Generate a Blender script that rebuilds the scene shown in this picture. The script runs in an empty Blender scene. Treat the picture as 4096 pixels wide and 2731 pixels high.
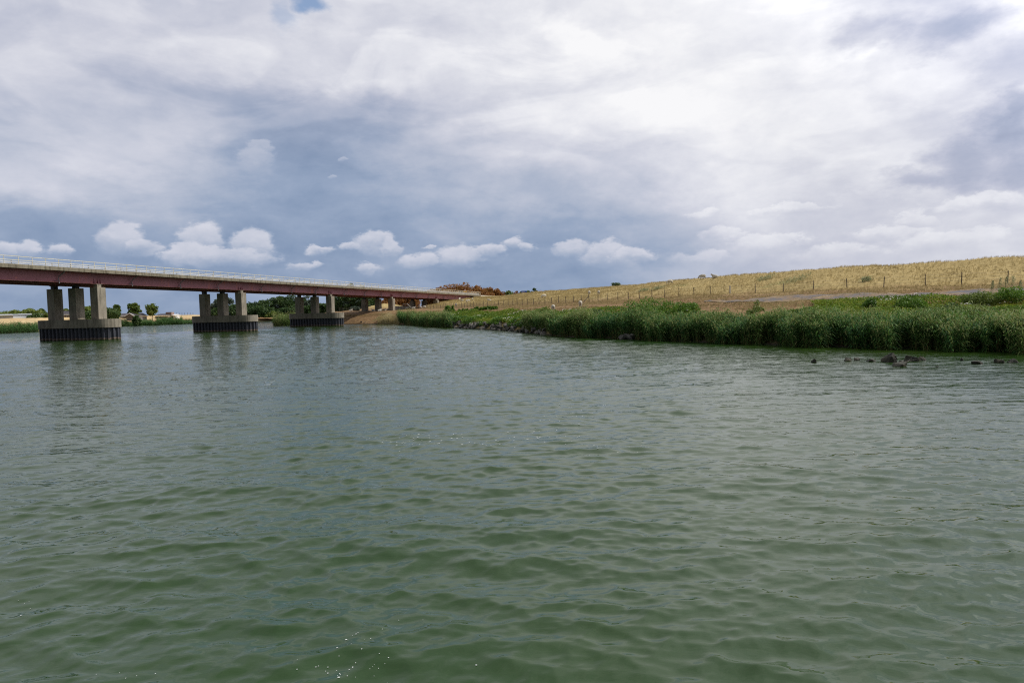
import bpy, bmesh, math, random
import numpy as np
from mathutils import Vector, Matrix
from mathutils.bvhtree import BVHTree
R = math.radians
scene = bpy.context.scene
COL = scene.collection

# ------------------------------------------------------------------ camera
F_PX = 2730.0; PITCH = math.atan(135.4/2730); ROLL = R(1.478); EYE = Vector((0, 0, 3.0))
fw = Vector((0, math.cos(PITCH), -math.sin(PITCH))); up0 = Vector((0, math.sin(PITCH), math.cos(PITCH))); rt0 = Vector((1, 0, 0))
rt = rt0*math.cos(ROLL) - up0*math.sin(ROLL); up = up0*math.cos(ROLL) + rt0*math.sin(ROLL)
cam_d = bpy.data.cameras.new('camera'); cam = bpy.data.objects.new('camera', cam_d); COL.objects.link(cam)
cam_d.sensor_width = 36; cam_d.lens = 36*F_PX/4096; cam_d.clip_start = 0.1; cam_d.clip_end = 12000
m = Matrix((rt, up, -fw)).transposed().to_4x4(); m.translation = EYE; cam.matrix_world = m
scene.camera = cam
scene.view_settings.view_transform = 'Standard'; scene.view_settings.look = 'None'
scene.view_settings.exposure = 0.0; scene.view_settings.gamma = 1.0
scene.render.engine = 'CYCLES'
scene.cycles.max_bounces = 6; scene.cycles.diffuse_bounces = 3; scene.cycles.glossy_bounces = 3
scene.cycles.transparent_max_bounces = 6; scene.cycles.use_denoising = False; scene.cycles.filter_width = 1.15
scene.cycles.sample_clamp_indirect = 6

def ray(px, py):                       # a sight line of the photograph (4096 x 2731)
    d = rt*(px-2048) + up*(1365.5-py) + fw*F_PX
    return d.normalized()
def at_z(px, py, z=0.0):
    d = ray(px, py); t = (z-EYE.z)/d.z
    return EYE + d*t
def yh(px): return 1230-0.0258*(px-2048)

# ------------------------------------------------------------------ sun
SUN = Vector((0.643, 0.076, 0.762)).normalized()
sl = bpy.data.lights.new('sun', 'SUN'); sl.energy = 3.0; sl.angle = R(0.6); sl.color = (1.0, 0.94, 0.85)
so = bpy.data.objects.new('sun', sl); COL.objects.link(so); so.rotation_euler = SUN.to_track_quat('Z', 'Y').to_euler(); so.location = (30, 0, 60)

# ------------------------------------------------------------------ sky
def s2l(c):
    return tuple(((v/255)/12.92 if v/255 <= 0.04045 else ((v/255+0.055)/1.055)**2.4) for v in c)
class NT:
    """small helper to write node maths"""
    def __init__(s, tree): s.t = tree
    def n(s, typ, **kw):
        nd = s.t.nodes.new(typ)
        for k, v in kw.items(): setattr(nd, k, v)
        return nd
    def put(s, sock, v):
        if isinstance(v, bpy.types.NodeSocket): s.t.links.new(v, sock)
        else: sock.default_value = v
    def m(s, op, a, b=0.0, c=0.0, clamp=False):
        nd = s.n('ShaderNodeMath', operation=op, use_clamp=clamp)
        s.put(nd.inputs[0], a); s.put(nd.inputs[1], b); s.put(nd.inputs[2], c)
        return nd.outputs[0]
    def v(s, op, a, b=(0, 0, 0), out=0):
        nd = s.n('ShaderNodeVectorMath', operation=op)
        s.put(nd.inputs[0], a)
        if op == 'SCALE': s.put(nd.inputs['Scale'], b)
        else: s.put(nd.inputs[1], b)
        return nd.outputs[out]
    def xyz(s, x, y, z=0.0):
        nd = s.n('ShaderNodeCombineXYZ'); s.put(nd.inputs[0], x); s.put(nd.inputs[1], y); s.put(nd.inputs[2], z); return nd.outputs[0]
    def sep(s, v):
        nd = s.n('ShaderNodeSeparateXYZ'); s.put(nd.inputs[0], v); return nd.outputs
    def noise(s, vec, scale, detail=4, rough=0.55, dist=0.0, color=False):
        nd = s.n('ShaderNodeTexNoise'); s.put(nd.inputs['Vector'], vec); nd.inputs['Scale'].default_value = scale
        nd.inputs['Detail'].default_value = detail; nd.inputs['Roughness'].default_value = rough; nd.inputs['Distortion'].default_value = dist
        return nd.outputs['Color' if color else 'Fac']
    def sm(s, x, a, b, lo=0.0, hi=1.0):
        nd = s.n('ShaderNodeMapRange', interpolation_type='SMOOTHSTEP'); s.put(nd.inputs[0], x)
        for i, q in enumerate((a, b, lo, hi)): s.put(nd.inputs[i+1], q)
        return nd.outputs[0]
    def ramp(s, x, stops, interp='LINEAR'):
        nd = s.n('ShaderNodeValToRGB'); cr = nd.color_ramp; cr.interpolation = interp
        while len(cr.elements) < len(stops): cr.elements.new(0.5)
        for e, (p, c) in zip(cr.elements, stops): e.position = p; e.color = tuple(c)+(1,)
        s.put(nd.inputs[0], x); return nd.outputs[0]
    def mix(s, f, a, b, mode='MIX'):
        nd = s.n('ShaderNodeMix', data_type='RGBA', blend_type=mode)
        s.put(nd.inputs[0], f)
        for i, q in ((6, a), (7, b)):
            s.put(nd.inputs[i], q if isinstance(q, bpy.types.NodeSocket) else tuple(q)+(1,))
        return nd.outputs[2]

def ae(ox, oy):                         # azimuth / elevation of a place in the photo (2352 px wide view)
    d = ray(ox*1.7415, oy*1.7415)
    return math.atan2(d.x, d.y), math.asin(d.z)

world = bpy.data.worlds.new('World'); scene.world = world; world.use_nodes = True
wt = world.node_tree; wt.nodes.clear(); W = NT(wt)
tc = W.n('ShaderNodeTexCoord'); nrm = W.v('NORMALIZE', tc.outputs['Generated'])
X, Y, Z = W.sep(nrm)
az = W.m('ARCTAN2', X, Y); el = W.m('ARCSINE', Z)
P = W.xyz(az, W.m('MULTIPLY', el, 1.7), 0.0)
w1 = W.v('SUBTRACT', W.noise(P, 3.2, 3, 0.55, color=True), (0.5, 0.5, 0.5))
w2 = W.v('SUBTRACT', W.noise(P, 11, 5, 0.62, color=True), (0.5, 0.5, 0.5))
wx1, wy1, _ = W.sep(w1); wx2, wy2, _ = W.sep(w2)
azw = W.m('ADD', az, W.m('ADD', W.m('MULTIPLY', wx1, 0.16), W.m('MULTIPLY', wx2, 0.10)))
elw = W.m('ADD', el, W.m('ADD', W.m('MULTIPLY', wy1, 0.09), W.m('MULTIPLY', wy2, 0.06)))
cols = [0, 200, 400, 600, 800, 1000, 1176, 1400, 1600, 1800, 2000, 2200, 2352]
rows = [(-420, [210]*4+[216]*3+[222]*6),
 (0,   [213, 205, 208, 213, 224, 225, 231, 241, 245, 244, 222, 204, 200]),
 (90,  [205, 206, 213, 215, 224, 222, 233, 241, 245, 243, 214, 203, 218]),
 (180, [200, 199, 206, 212, 218, 214, 228, 238, 243, 238, 236, 216, 236]),
 (270, [200, 190, 180, 176, 172, 199, 216, 233, 238, 225, 233, 236, 200]),
 (360, [190, 200, 194, 166, 160, 180, 206, 212, 228, 231, 228, 210, 198]),
 (450, [206, 206, 184, 166, 168, 184, 182, 192, 228, 224, 222, 208, 206]),
 (520, [162, 166, 162, 156, 160, 172, 164, 178, 202, 216, 207, 214, 214]),
 (590, [156, 153, 153, 154, 156, 158, 157, 166, 186, 204, 209, 209, 211]),
 (660, [160, 160, 160, 158, 156, 156, 156, 165, 184, 194, 200, 204, 207])]
A0, A1 = -0.80, 0.80
tx = W.m('DIVIDE', W.m('SUBTRACT', azw, A0), A1-A0, clamp=True)
els = [ae(1176, r[0])[1] for r in rows]
# tilt: the photograph is level only at its middle, so use true elevation
L = None
for i, (oy, vals) in enumerate(rows):
    fc = W.n('ShaderNodeFloatCurve'); cm = fc.mapping; cv = cm.curves[0]
    pts = [((ae(c, oy + (660-oy)*0)[0]-A0)/(A1-A0), v/255) for c, v in zip(cols, vals)]
    cm.extend = 'HORIZONTAL'; pts = [(0.0, pts[0][1])]+pts+[(1.0, pts[-1][1])]
    while len(cv.points) < len(pts): cv.points.new(0.5, 0.5)
    for p, (a, b) in zip(cv.points, pts): p.location = (min(max(a, 0), 1), b)
    cm.update(); wt.links.new(tx, fc.inputs['Value'])
    val = fc.outputs[0]
    if L is None: L = val; prev = els[0]
    else:
        t = W.sm(elw, els[i], prev, 1.0, 0.0); prev = els[i]
        mx = W.n('ShaderNodeMix', data_type='FLOAT'); W.put(mx.inputs[0], t); W.put(mx.inputs[2], L); W.put(mx.inputs[3], val); L = mx.outputs[0]
n1 = W.noise(P, 7.0, 8, 0.60, 0.3); n2 = W.noise(W.v('ADD', P, (4.3, 1.1, 2.0)), 22, 6, 0.6)
bl = W.noise(W.v('MULTIPLY', W.v('ADD', P, (7.0, 3.0, 0.0)), (1.0, 1.5, 1.0)), 4.2, 7, 0.5, 0.8)
L = W.m('SUBTRACT', W.m('ADD', L, W.m('MULTIPLY', W.m('SUBTRACT', n1, 0.5), 0.17)), 0.000)
L = W.m('ADD', L, W.m('MULTIPLY', W.m('SUBTRACT', n2, 0.5), 0.085))
# broken edges of the brighter layer
L = W.m('ADD', L, W.m('MULTIPLY', W.m('SUBTRACT', W.sm(bl, 0.45, 0.57), 0.5), W.sm(el, 0.08, 0.30, 0.02, 0.055)))
bl2 = W.noise(W.v('MULTIPLY', W.v('ADD', P, (2.0, 9.0, 0.0)), (1.0, 1.7, 1.0)), 8.0, 6, 0.52, 0.3)
L = W.m('ADD', L, W.m('MULTIPLY', W.m('SUBTRACT', W.sm(bl2, 0.42, 0.60), 0.5), 0.028))
# darker cloud masses at the right
DK = None
for (cx, cy, rx, ry) in [(2300, 300, 120, 80), (2200, 372, 120, 60), (2080, 412, 120, 30), (2340, 240, 70, 50), (2352, 390, 120, 55), (2010, 60, 150, 50), (2240, 30, 160, 60)]:
    a, e = ae(cx, cy); ax = abs(ae(cx+rx, cy)[0]-a)*1.15; ey = abs(ae(cx, cy-ry)[1]-e)*1.2
    q = W.v('MULTIPLY', W.v('SUBTRACT', W.xyz(azw, elw), (a, e, 0)), (1/ax, 1/ey, 0)); d = W.m('SUBTRACT', 1.0, W.v('LENGTH', q, out=1))
    DK = d if DK is None else W.m('SMOOTH_MAX', DK, d, 0.15)
dk = W.m('ADD', DK, W.m('MULTIPLY', W.m('SUBTRACT', W.noise(P, 14, 7, 0.6), 0.5), 1.1))
L = W.m('ADD', L, W.m('MULTIPLY', W.sm(dk, -0.45, 0.0), 0.02))
L = W.m('SUBTRACT', L, W.m('MULTIPLY', W.sm(dk, -0.15, 0.8), 0.15))
# separate cumulus puffs
puffs = [(0, 577, 42, 25), (48, 573, 50, 22), (130, 570, 36, 17),
 (282, 552, 60, 37), (322, 566, 48, 24),
 (468, 552, 60, 42), (425, 588, 60, 30), (575, 566, 56, 38), (520, 594, 120, 26),
 (735, 572, 42, 11), (860, 560, 58, 23), (898, 568, 28, 15), (803, 565, 26, 10), (840, 614, 38, 13), (700, 606, 42, 10),
 (962, 600, 48, 22), (1050, 590, 62, 25), (1112, 580, 50, 19), (1180, 556, 34, 17), (1208, 563, 22, 10), (985, 565, 18, 7),
 (1318, 566, 44, 22), (1385, 582, 58, 27), (1450, 594, 60, 18),
 (592, 366, 58, 28), (604, 340, 38, 14), (788, 373, 18, 8), (760, 405, 13, 7), (300, 388, 60, 15), (246, 412, 34, 13),
 (1610, 498, 50, 16), (1800, 488, 130, 15), (2240, 470, 150, 20), (1660, 545, 60, 20), (1760, 560, 130, 26), (2095, 508, 50, 30), (2040, 540, 110, 24), (2180, 560, 170, 34), (1930, 585, 170, 22), (1610, 590, 90, 20)]
pw = W.v('ADD', W.xyz(az, el), W.v('MULTIPLY', W.v('SUBTRACT', W.noise(P, 17, 6, 0.62, color=True), (0.5, 0.5, 0.5)), (0.055, 0.040, 0)))
pd = W.m('MULTIPLY', W.m('SUBTRACT', W.noise(P, 24, 8, 0.66), 0.5), 1.15)
AL = None; SHD = None
for (cx, cy, rx, ry) in puffs:
    a, e = ae(cx, cy); ax = abs(ae(cx+rx, cy)[0]-a)*1.22; ey = abs(ae(cx, cy-ry)[1]-e)*1.35
    q = W.v('MULTIPLY', W.v('SUBTRACT', pw, (a, e, 0)), (1/ax, 1/ey, 0))
    qy = W.sep(q)[1]; d = W.m('ADD', W.m('SUBTRACT', 1.0, W.v('LENGTH', q, out=1)), pd)
    al = W.m('MULTIPLY', W.sm(d, -0.02, 0.42), W.sm(qy, -1.25, 0.25, 0.12, 1.0))
    sh_ = W.m('MULTIPLY', al, W.sm(W.m('ADD', qy, pd), -0.7, 0.8, 0.25, 1.0))
    if cx > 1550: al = W.m('MULTIPLY', al, 0.5); sh_ = W.m('MULTIPLY', sh_, 1.1)
    if cy < 440: al = W.m('MULTIPLY', al, 0.62); sh_ = W.m('MULTIPLY', sh_, 0.8)
    AL = al if AL is None else W.m('SMOOTH_MAX', AL, al, 0.08)
    SHD = sh_ if SHD is None else W.m('SMOOTH_MAX', SHD, sh_, 0.08)
alpha = W.m('MULTIPLY', AL, W.sm(el, 0.03, 0.08, 0.35, 0.82), clamp=True)
Lp = W.m('ADD', 0.705, W.m('ADD', W.m('MULTIPLY', W.m('SUBTRACT', n2, 0.5), 0.16), W.m('MULTIPLY', SHD, W.sm(az, 0.12, 0.3, 0.15, 0.25))))
mx = W.n('ShaderNodeMix', data_type='FLOAT'); W.put(mx.inputs[0], alpha); W.put(mx.inputs[2], L); W.put(mx.inputs[3], W.m('MAXIMUM', Lp, W.m('ADD', L, W.sm(az, 0.12, 0.3, 0.03, -0.06)))); L = mx.outputs[0]
ccol = W.ramp(L, [(0.40, s2l((98, 120, 152))), (0.58, s2l((130, 150, 180))), (0.65, s2l((151, 167, 193))), (0.74, s2l((182, 190, 208))),
                  (0.82, s2l((206, 209, 222))), (0.90, s2l((230, 231, 238))), (0.97, s2l((248, 248, 250)))])
ccol2 = W.ramp(L, [(0.40, s2l((118, 126, 156))), (0.58, s2l((142, 151, 175))), (0.65, s2l((163, 171, 193))), (0.74, s2l((187, 191, 208))),
                   (0.82, s2l((209, 211, 222))), (0.90, s2l((231, 232, 238))), (0.97, s2l((248, 248, 250)))])
ccol = W.mix(W.m('ADD', W.sm(el, 0.16, 0.34, 0.0, 0.75), W.sm(az, 0.22, 0.45), clamp=True), ccol, ccol2)
# unseen cloud round the sun, off to the right, brightened to lift the water
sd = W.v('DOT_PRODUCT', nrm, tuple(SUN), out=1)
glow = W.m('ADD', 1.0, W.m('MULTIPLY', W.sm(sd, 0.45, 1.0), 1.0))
glow = W.m('MULTIPLY', glow, W.sm(Y, -0.55, 0.05, 0.42, 1.0))      # unseen sky behind the viewer dimmed to darken faces turned this way
glow = W.m('MULTIPLY', glow, W.sm(el, 0.40, 0.75, 1.0, 0.95))                 # unseen overhead sky dimmed slightly, for contrast on the waves
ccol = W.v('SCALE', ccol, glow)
# a small blue hole
ha, he = ae(712, 8); hb, hf = ae(655, 34)
q1 = W.v('LENGTH', W.v('MULTIPLY', W.v('SUBTRACT', pw, (ha, he, 0)), (1/0.034, 1/0.018, 0)), out=1)
q2 = W.v('LENGTH', W.v('MULTIPLY', W.v('SUBTRACT', pw, (hb, hf, 0)), (1/0.022, 1/0.024, 0)), out=1)
hole = W.m('MAXIMUM', W.sm(q1, 1.0, 0.2, 0.0, 0.9), W.sm(q2, 1.0, 0.2, 0.0, 0.42))
sky = W.n('ShaderNodeTexSky', sky_type='NISHITA', sun_disc=False); sky.sun_elevation = math.asin(SUN.z); sky.sun_rotation = math.atan2(SUN.x, SUN.y)
b1 = W.n('ShaderNodeBackground'); wt.links.new(sky.outputs[0], b1.inputs[0]); b1.inputs[1].default_value = 0.15
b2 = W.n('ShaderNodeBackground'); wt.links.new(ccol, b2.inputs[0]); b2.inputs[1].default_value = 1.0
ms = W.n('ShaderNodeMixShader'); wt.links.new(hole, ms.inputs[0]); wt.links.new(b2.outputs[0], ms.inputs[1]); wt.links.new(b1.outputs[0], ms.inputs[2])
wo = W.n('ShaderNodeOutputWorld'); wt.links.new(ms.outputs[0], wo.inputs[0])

# ------------------------------------------------------------------ helpers
rng = np.random.default_rng(7); rnd = random.Random(11)
def tag(o, label=None, cat=None, group=None, kind=None):
    if label: o['label'] = label
    if cat: o['category'] = cat
    if group: o['group'] = group
    if kind: o['kind'] = kind
    return o
def empty(name, loc=(0, 0, 0), rz=0.0):
    o = bpy.data.objects.new(name, None); COL.objects.link(o); o.location = loc; o.rotation_euler = (0, 0, rz); o.empty_display_size = 0.5
    return o
def mesh_np(name, V, Fq, mat, parent=None, smooth=False, tint=None, mats=None, midx=None):
    """V (n,3), Fq (m,k) faces all of k corners; tint = one value per vertex"""
    V = np.asarray(V, dtype=np.float32); Fq = np.asarray(Fq, dtype=np.int32); k = Fq.shape[1]
    me = bpy.data.meshes.new(name); me.vertices.add(len(V)); me.vertices.foreach_set('co', V.ravel())
    me.loops.add(Fq.size); me.loops.foreach_set('vertex_index', Fq.ravel())
    me.polygons.add(len(Fq)); me.polygons.foreach_set('loop_start', np.arange(0, Fq.size, k, dtype=np.int32))
    me.polygons.foreach_set('loop_total', np.full(len(Fq), k, dtype=np.int32))
    if smooth: me.polygons.foreach_set('use_smooth', np.ones(len(Fq), dtype=bool))
    if tint is not None:
        at = me.attributes.new('tint', 'FLOAT', 'POINT'); at.data.foreach_set('value', np.asarray(tint, dtype=np.float32))
    for mm in (mats or [mat]): me.materials.append(mm)
    if midx is not None: me.polygons.foreach_set('material_index', np.asarray(midx, dtype=np.int32))
    me.update(calc_edges=True)
    o = bpy.data.objects.new(name, me); COL.objects.link(o)
    if parent: o.parent = parent
    return o
class MB:
    def __init__(s): s.b = bmesh.new()
    def box(s, c, d, rot=None, bevel=0.0):
        r = bmesh.ops.create_cube(s.b, size=1.0); vs = r['verts']
        bmesh.ops.scale(s.b, vec=d, verts=vs)
        if bevel: 
            es = list({e for v in vs for e in v.link_edges}); g = bmesh.ops.bevel(s.b, geom=es, offset=bevel, segments=1, affect='EDGES'); vs = list({v for f in g['faces'] for v in f.verts} | {v for v in vs if v.is_valid})
        if rot is not None: bmesh.ops.rotate(s.b, matrix=rot, verts=vs)
        bmesh.ops.translate(s.b, vec=c, verts=vs); return s
    def hexa(s, p):                       # 8 corners: bottom 0-3, top 4-7
        v = [s.b.verts.new(q) for q in p]
        for f in ((0, 3, 2, 1), (4, 5, 6, 7), (0, 1, 5, 4), (1, 2, 6, 5), (2, 3, 7, 6), (3, 0, 4, 7)): s.b.faces.new([v[i] for i in f])
        return s
    def tube(s, pts, r, seg=6, r2=None):
        pts = [Vector(p) for p in pts]; rings = []
        for i, p in enumerate(pts):
            a = pts[max(i-1, 0)]; b = pts[min(i+1, len(pts)-1)]; d = (b-a).normalized()
            x = d.orthogonal().normalized() if abs(d.z) > 0.99 else d.cross(Vector((0, 0, 1))).normalized(); y = d.cross(x)
            rr = r if r2 is None else r+(r2-r)*i/(len(pts)-1)
            rings.append([s.b.verts.new(p+(x*math.cos(2*math.pi*k/seg)+y*math.sin(2*math.pi*k/seg))*rr) for k in range(seg)])
        for A, B in zip(rings, rings[1:]):
            for k in range(seg): s.b.faces.new((A[k], A[(k+1) % seg], B[(k+1) % seg], B[k]))
        s.b.faces.new(rings[0][::-1]); s.b.faces.new(rings[-1]); return s
    def prism(s, outline, z0, z1):
        lo = [s.b.verts.new((x, y, z0)) for x, y in outline]; hi = [s.b.verts.new((x, y, z1)) for x, y in outline]
        n = len(lo); s.b.faces.new(lo[::-1]); s.b.faces.new(hi)
        for i in range(n): s.b.faces.new((lo[i], lo[(i+1) % n], hi[(i+1) % n], hi[i]))
        return s
    def build(s, name, mat, parent=None, smooth=False):
        bmesh.ops.recalc_face_normals(s.b, faces=s.b.faces)
        me = bpy.data.meshes.new(name); s.b.to_mesh(me); s.b.free(); me.materials.append(mat)
        if smooth:
            for p in me.polygons: p.use_smooth = True
        o = bpy.data.objects.new(name, me); COL.objects.link(o)
        if parent: o.parent = parent
        return o
def copy_tree(o, parent=None):
    c = o.copy(); COL.objects.link(c); c.parent = parent
    for ch in list(o.children): copy_tree(ch, c)
    return c

def material(name, base, rough=0.8, spec=0.3, vary=None, bump=None, translucent=0.0, sheen=None):
    """vary: (scale, stops) noise ramp; bump: (scale, strength, distance)"""
    mt = bpy.data.materials.new(name); mt.use_nodes = True; t = mt.node_tree; N = NT(t)
    bs = t.nodes['Principled BSDF']; bs.inputs['Roughness'].default_value = rough; bs.inputs['Specular IOR Level'].default_value = spec
    bs.inputs['Base Color'].default_value = tuple(base)+(1,)
    geo = N.n('ShaderNodeNewGeometry').outputs['Position']
    if vary:
        sc, stops, *dt = vary
        t.links.new(N.ramp(N.noise(geo, sc, *(dt or (6, 0.6))), stops), bs.inputs['Base Color'])
    if bump:
        b = N.n('ShaderNodeBump'); b.inputs['Strength'].default_value = bump[1]; b.inputs['Distance'].default_value = bump[2]
        t.links.new(N.noise(geo, bump[0], 6, 0.65), b.inputs['Height']); t.links.new(b.outputs[0], bs.inputs['Normal'])
    mt['_'] = 0
    return mt
def tint_mat(name, stops, rough=0.6, spec=0.25, transl=0.35, noise_scale=None):
    """leaf material: colour by the per-plant attribute 'tint', light passes through the leaf"""
    mt = bpy.data.materials.new(name); mt.use_nodes = True; t = mt.node_tree; N = NT(t)
    bs = t.nodes['Principled BSDF']; bs.inputs['Roughness'].default_value = rough; bs.inputs['Specular IOR Level'].default_value = spec
    a = N.n('ShaderNodeAttribute', attribute_name='tint').outputs['Fac']
    if noise_scale:
        geo = N.n('ShaderNodeNewGeometry').outputs['Position']
        a = N.m('ADD', a, N.m('MULTIPLY', N.m('SUBTRACT', N.noise(geo, noise_scale, 3), 0.5), 0.9), clamp=True)
    c = N.ramp(a, stops); t.links.new(c, bs.inputs['Base Color'])
    if transl:
        tr = N.n('ShaderNodeBsdfTranslucent'); t.links.new(c, tr.inputs[0]); mxs = N.n('ShaderNodeMixShader'); mxs.inputs[0].default_value = transl
        out = t.nodes['Material Output']; t.links.new(bs.outputs[0], mxs.inputs[1]); t.links.new(tr.outputs[0], mxs.inputs[2]); t.links.new(mxs.outputs[0], out.inputs[0])
    return mt

# ------------------------------------------------------------------ land
def land(name, table, mat, npx, splits, rough=0.05, lastY=4000):
    """table: {px: [(Y, z), ...]} - a profile for each azimuth, lofted into one sheet"""
    pxs = sorted(table); k = len(table[pxs[0]])
    g = np.array([[table[p][i] for i in range(k)] for p in pxs])          # (cols, k, 2)
    gx = np.unique(np.concatenate([np.linspace(a, b, n+1) for a, b, n in npx]))
    Yk = np.stack([np.interp(gx, pxs, g[:, i, 0]) for i in range(k)], 1); Zk = np.stack([np.interp(gx, pxs, g[:, i, 1]) for i in range(k)], 1)
    ys, zs = [], []
    for i in range(k-1):
        n = splits[i]
        for j in range(n):
            f = j/n; ys.append(Yk[:, i]*(1-f)+Yk[:, i+1]*f); zs.append(Zk[:, i]*(1-f)+Zk[:, i+1]*f)
    ys.append(Yk[:, -1]); zs.append(Zk[:, -1])
    Yv = np.stack(ys, 1); Zv = np.stack(zs, 1); Xv = (gx[:, None]-2048)/F_PX*Yv
    # uneven ground
    nz = (np.sin(Xv*0.9+Yv*0.37)+np.sin(Xv*0.43-Yv*0.71+1.3)+np.sin(Xv*1.7+Yv*1.9+0.4)*0.5+np.sin(Xv*2.9-Yv*1.1)*0.4)*rough
    nz += rng.normal(0, rough*0.5, nz.shape)+(np.sin(Xv*0.21+Yv*0.13)+np.sin(Xv*0.37-Yv*0.19+2)+0.7*np.sin(Xv*0.63+Yv*0.3+1))*rough*0.9; nz[:, 0] = 0
    Zv = Zv+nz*np.clip((Zv+0.2)*2, 0, 1)*(Yv < 330)
    V = np.stack([Xv, Yv, Zv], -1).reshape(-1, 3); a, b = Yv.shape
    idx = np.arange(a*b).reshape(a, b); Fq = np.stack([idx[:-1, :-1], idx[1:, :-1], idx[1:, 1:], idx[:-1, 1:]], -1).reshape(-1, 4)
    o = mesh_np(name, V, Fq, mat, smooth=True); tag(o, kind='structure')
    return o, V, Fq

# dry dike: straw, brown scuffed earth, green where weeds grow, grey asphalt berm
def dike_material():
    mt = bpy.data.materials.new('dike_ground'); mt.use_nodes = True; t = mt.node_tree; N = NT(t); bs = t.nodes['Principled BSDF']
    bs.inputs['Roughness'].default_value = 0.95; bs.inputs['Specular IOR Level'].default_value = 0.1
    geo = N.n('ShaderNodeNewGeometry').outputs['Position']; x, y, z = N.sep(geo)
    n_a = N.noise(geo, 0.25, 6, 0.65); n_b = N.noise(geo, 1.6, 6, 0.7); n_c = N.noise(geo, 6, 4, 0.7)
    straw = N.ramp(n_b, [(0.3, (0.28, 0.21, 0.085)), (0.5, (0.38, 0.29, 0.125)), (0.7, (0.46, 0.365, 0.17))])
    earth = N.ramp(n_b, [(0.3, (0.11, 0.065, 0.032)), (0.55, (0.22, 0.14, 0.07)), (0.75, (0.36, 0.26, 0.13))])
    z_n = N.m('ADD', z, N.m('MULTIPLY', N.m('SUBTRACT', n_a, 0.5), 1.6))
    f_earth = N.sm(z_n, 4.6, 3.6)
    c = N.mix(f_earth, straw, earth)
    n_g = N.noise(geo, 0.12, 5, 0.6)
    c = N.mix(N.m('MULTIPLY', N.sm(n_g, 0.6, 0.72), 0.45), c, (0.16, 0.19, 0.07))
    n_g2 = N.noise(geo, 0.5, 5, 0.7)
    low = N.m('MULTIPLY', N.m('MULTIPLY', N.sm(z, 2.3, 1.2), 0.8), N.sm(x, -24.0, -18.0)); c = N.mix(low, c, N.ramp(n_g2, [(0.35, (0.10, 0.11, 0.03)), (0.65, (0.24, 0.18, 0.08))]))
    c = N.mix(N.sm(z, 0.25, 0.0), c, (0.05, 0.045, 0.035))
    t.links.new(c, bs.inputs['Base Color'])
    b = N.n('ShaderNodeBump'); b.inputs['Strength'].default_value = 0.6; b.inputs['Distance'].default_value = 0.12
    t.links.new(n_c, b.inputs['Height']); t.links.new(b.outputs[0], bs.inputs['Normal'])
    return mt
M_dike = dike_material()
def prof(Wd, pn, pf, f, g, c, zc=7.2):
    return [(Wd-5, -1.6), (Wd-1.5, -0.7), (Wd, 0.02), (Wd+3.5, 0.9), pn, pf, f, g, (c, zc), (c+9, zc+0.02), (c+45, 2.2), (4000, 2.0)]
def mid(f, c, q=0.5, zc=7.2): return (f[0]+(c-f[0])*q, f[1]+(zc-f[1])*q)
T = {}
def addc(px, Wd, pn, pf, f, c, zc=7.02, g=None): T[px] = prof(Wd, pn, pf, f, g or mid(f, c, 0.5, zc), c, zc)
addc(7200, 14, (22, 2.9), (26, 3.4), (31, 4.1), 37)
addc(5600, 24, (36, 2.9), (41, 3.4), (48, 4.1), 56)
addc(4800, 30, (43, 2.9), (49, 3.45), (57, 4.1), 66)
addc(4096, 35.5, (51, 2.9), (57, 3.5), (66, 4.1), 75)
addc(3600, 40.3, (56, 2.86), (63, 3.5), (72, 4.18), 84)
addc(3250, 44, (60, 2.8), (69, 3.45), (81, 4.19), 92)
addc(2900, 50, (66, 2.75), (75, 3.3), (93, 4.06), 108)
addc(2700, 54.5, (72, 2.72), (82, 3.2), (98, 3.9), 122)
addc(2516, 59, (78, 2.7), (88, 3.1), (103, 3.75), 142)
addc(2250, 67, (90, 2.6), (103, 3.0), (118, 3.55), 174)
addc(2138, 77, (100, 2.6), (112, 2.9), (127, 3.45), 188)
addc(1999, 91, (115, 2.55), (126, 2.9), (140, 3.42), 236)
addc(1930, 97, (122, 2.5), (135, 2.8), (155, 3.35), 245, 7.2)
addc(1862, 104, (130, 2.5), (145, 2.8), (166, 3.3), 226, 6.3)
addc(1790, 112, (135, 2.5), (150, 2.8), (174, 3.25), 214, 5.6)
addc(1712, 122, (145, 2.6), (160, 2.95), (182, 3.2), 208, 4.5, g=(196, 3.9))
addc(1660, 134, (152, 2.7), (166, 3.0), (186, 3.22), 232, 3.6, g=(205, 3.3))
addc(1600, 146, (160, 2.3), (170, 2.9), (188, 3.22), 238, 4.9, g=(225, 3.3))
addc(1540, 153, (164, 2.2), (172, 2.9), (184, 3.18), 242, 5.6, g=(222, 3.3))
addc(1500, 157, (168, 2.1), (175, 2.8), (185, 3.15), 244, 5.0, g=(224, 3.3))
addc(1450, 160, (170, 2.0), (177, 2.7), (188, 3.1), 246, 3.9, g=(224, 3.2))
addc(1380, 164, (173, 2.0), (180, 2.7), (190, 3.05), 246, 3.2, g=(225, 3.1))
addc(1310, 172, (181, 2.0), (188, 2.6), (198, 3.0), 246, 3.0, g=(225, 3.0))
T[1240] = [(205, -1.6), (210, -1.2), (215, -1.0), (220, -1.0), (230, -1.0), (240, -1.0), (250, -1.0), (260, -1.0), (275, -0.8), (288, 0.2), (310, 2.0), (4000, 2.0)]
dike, DV, DF = land('dike', T, M_dike, [(1240, 1700, 90), (1700, 2300, 150), (2300, 4500, 330), (4500, 7200, 60)], [1, 2, 4, 12, 6, 9, 6, 8, 3, 6, 12])

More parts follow.
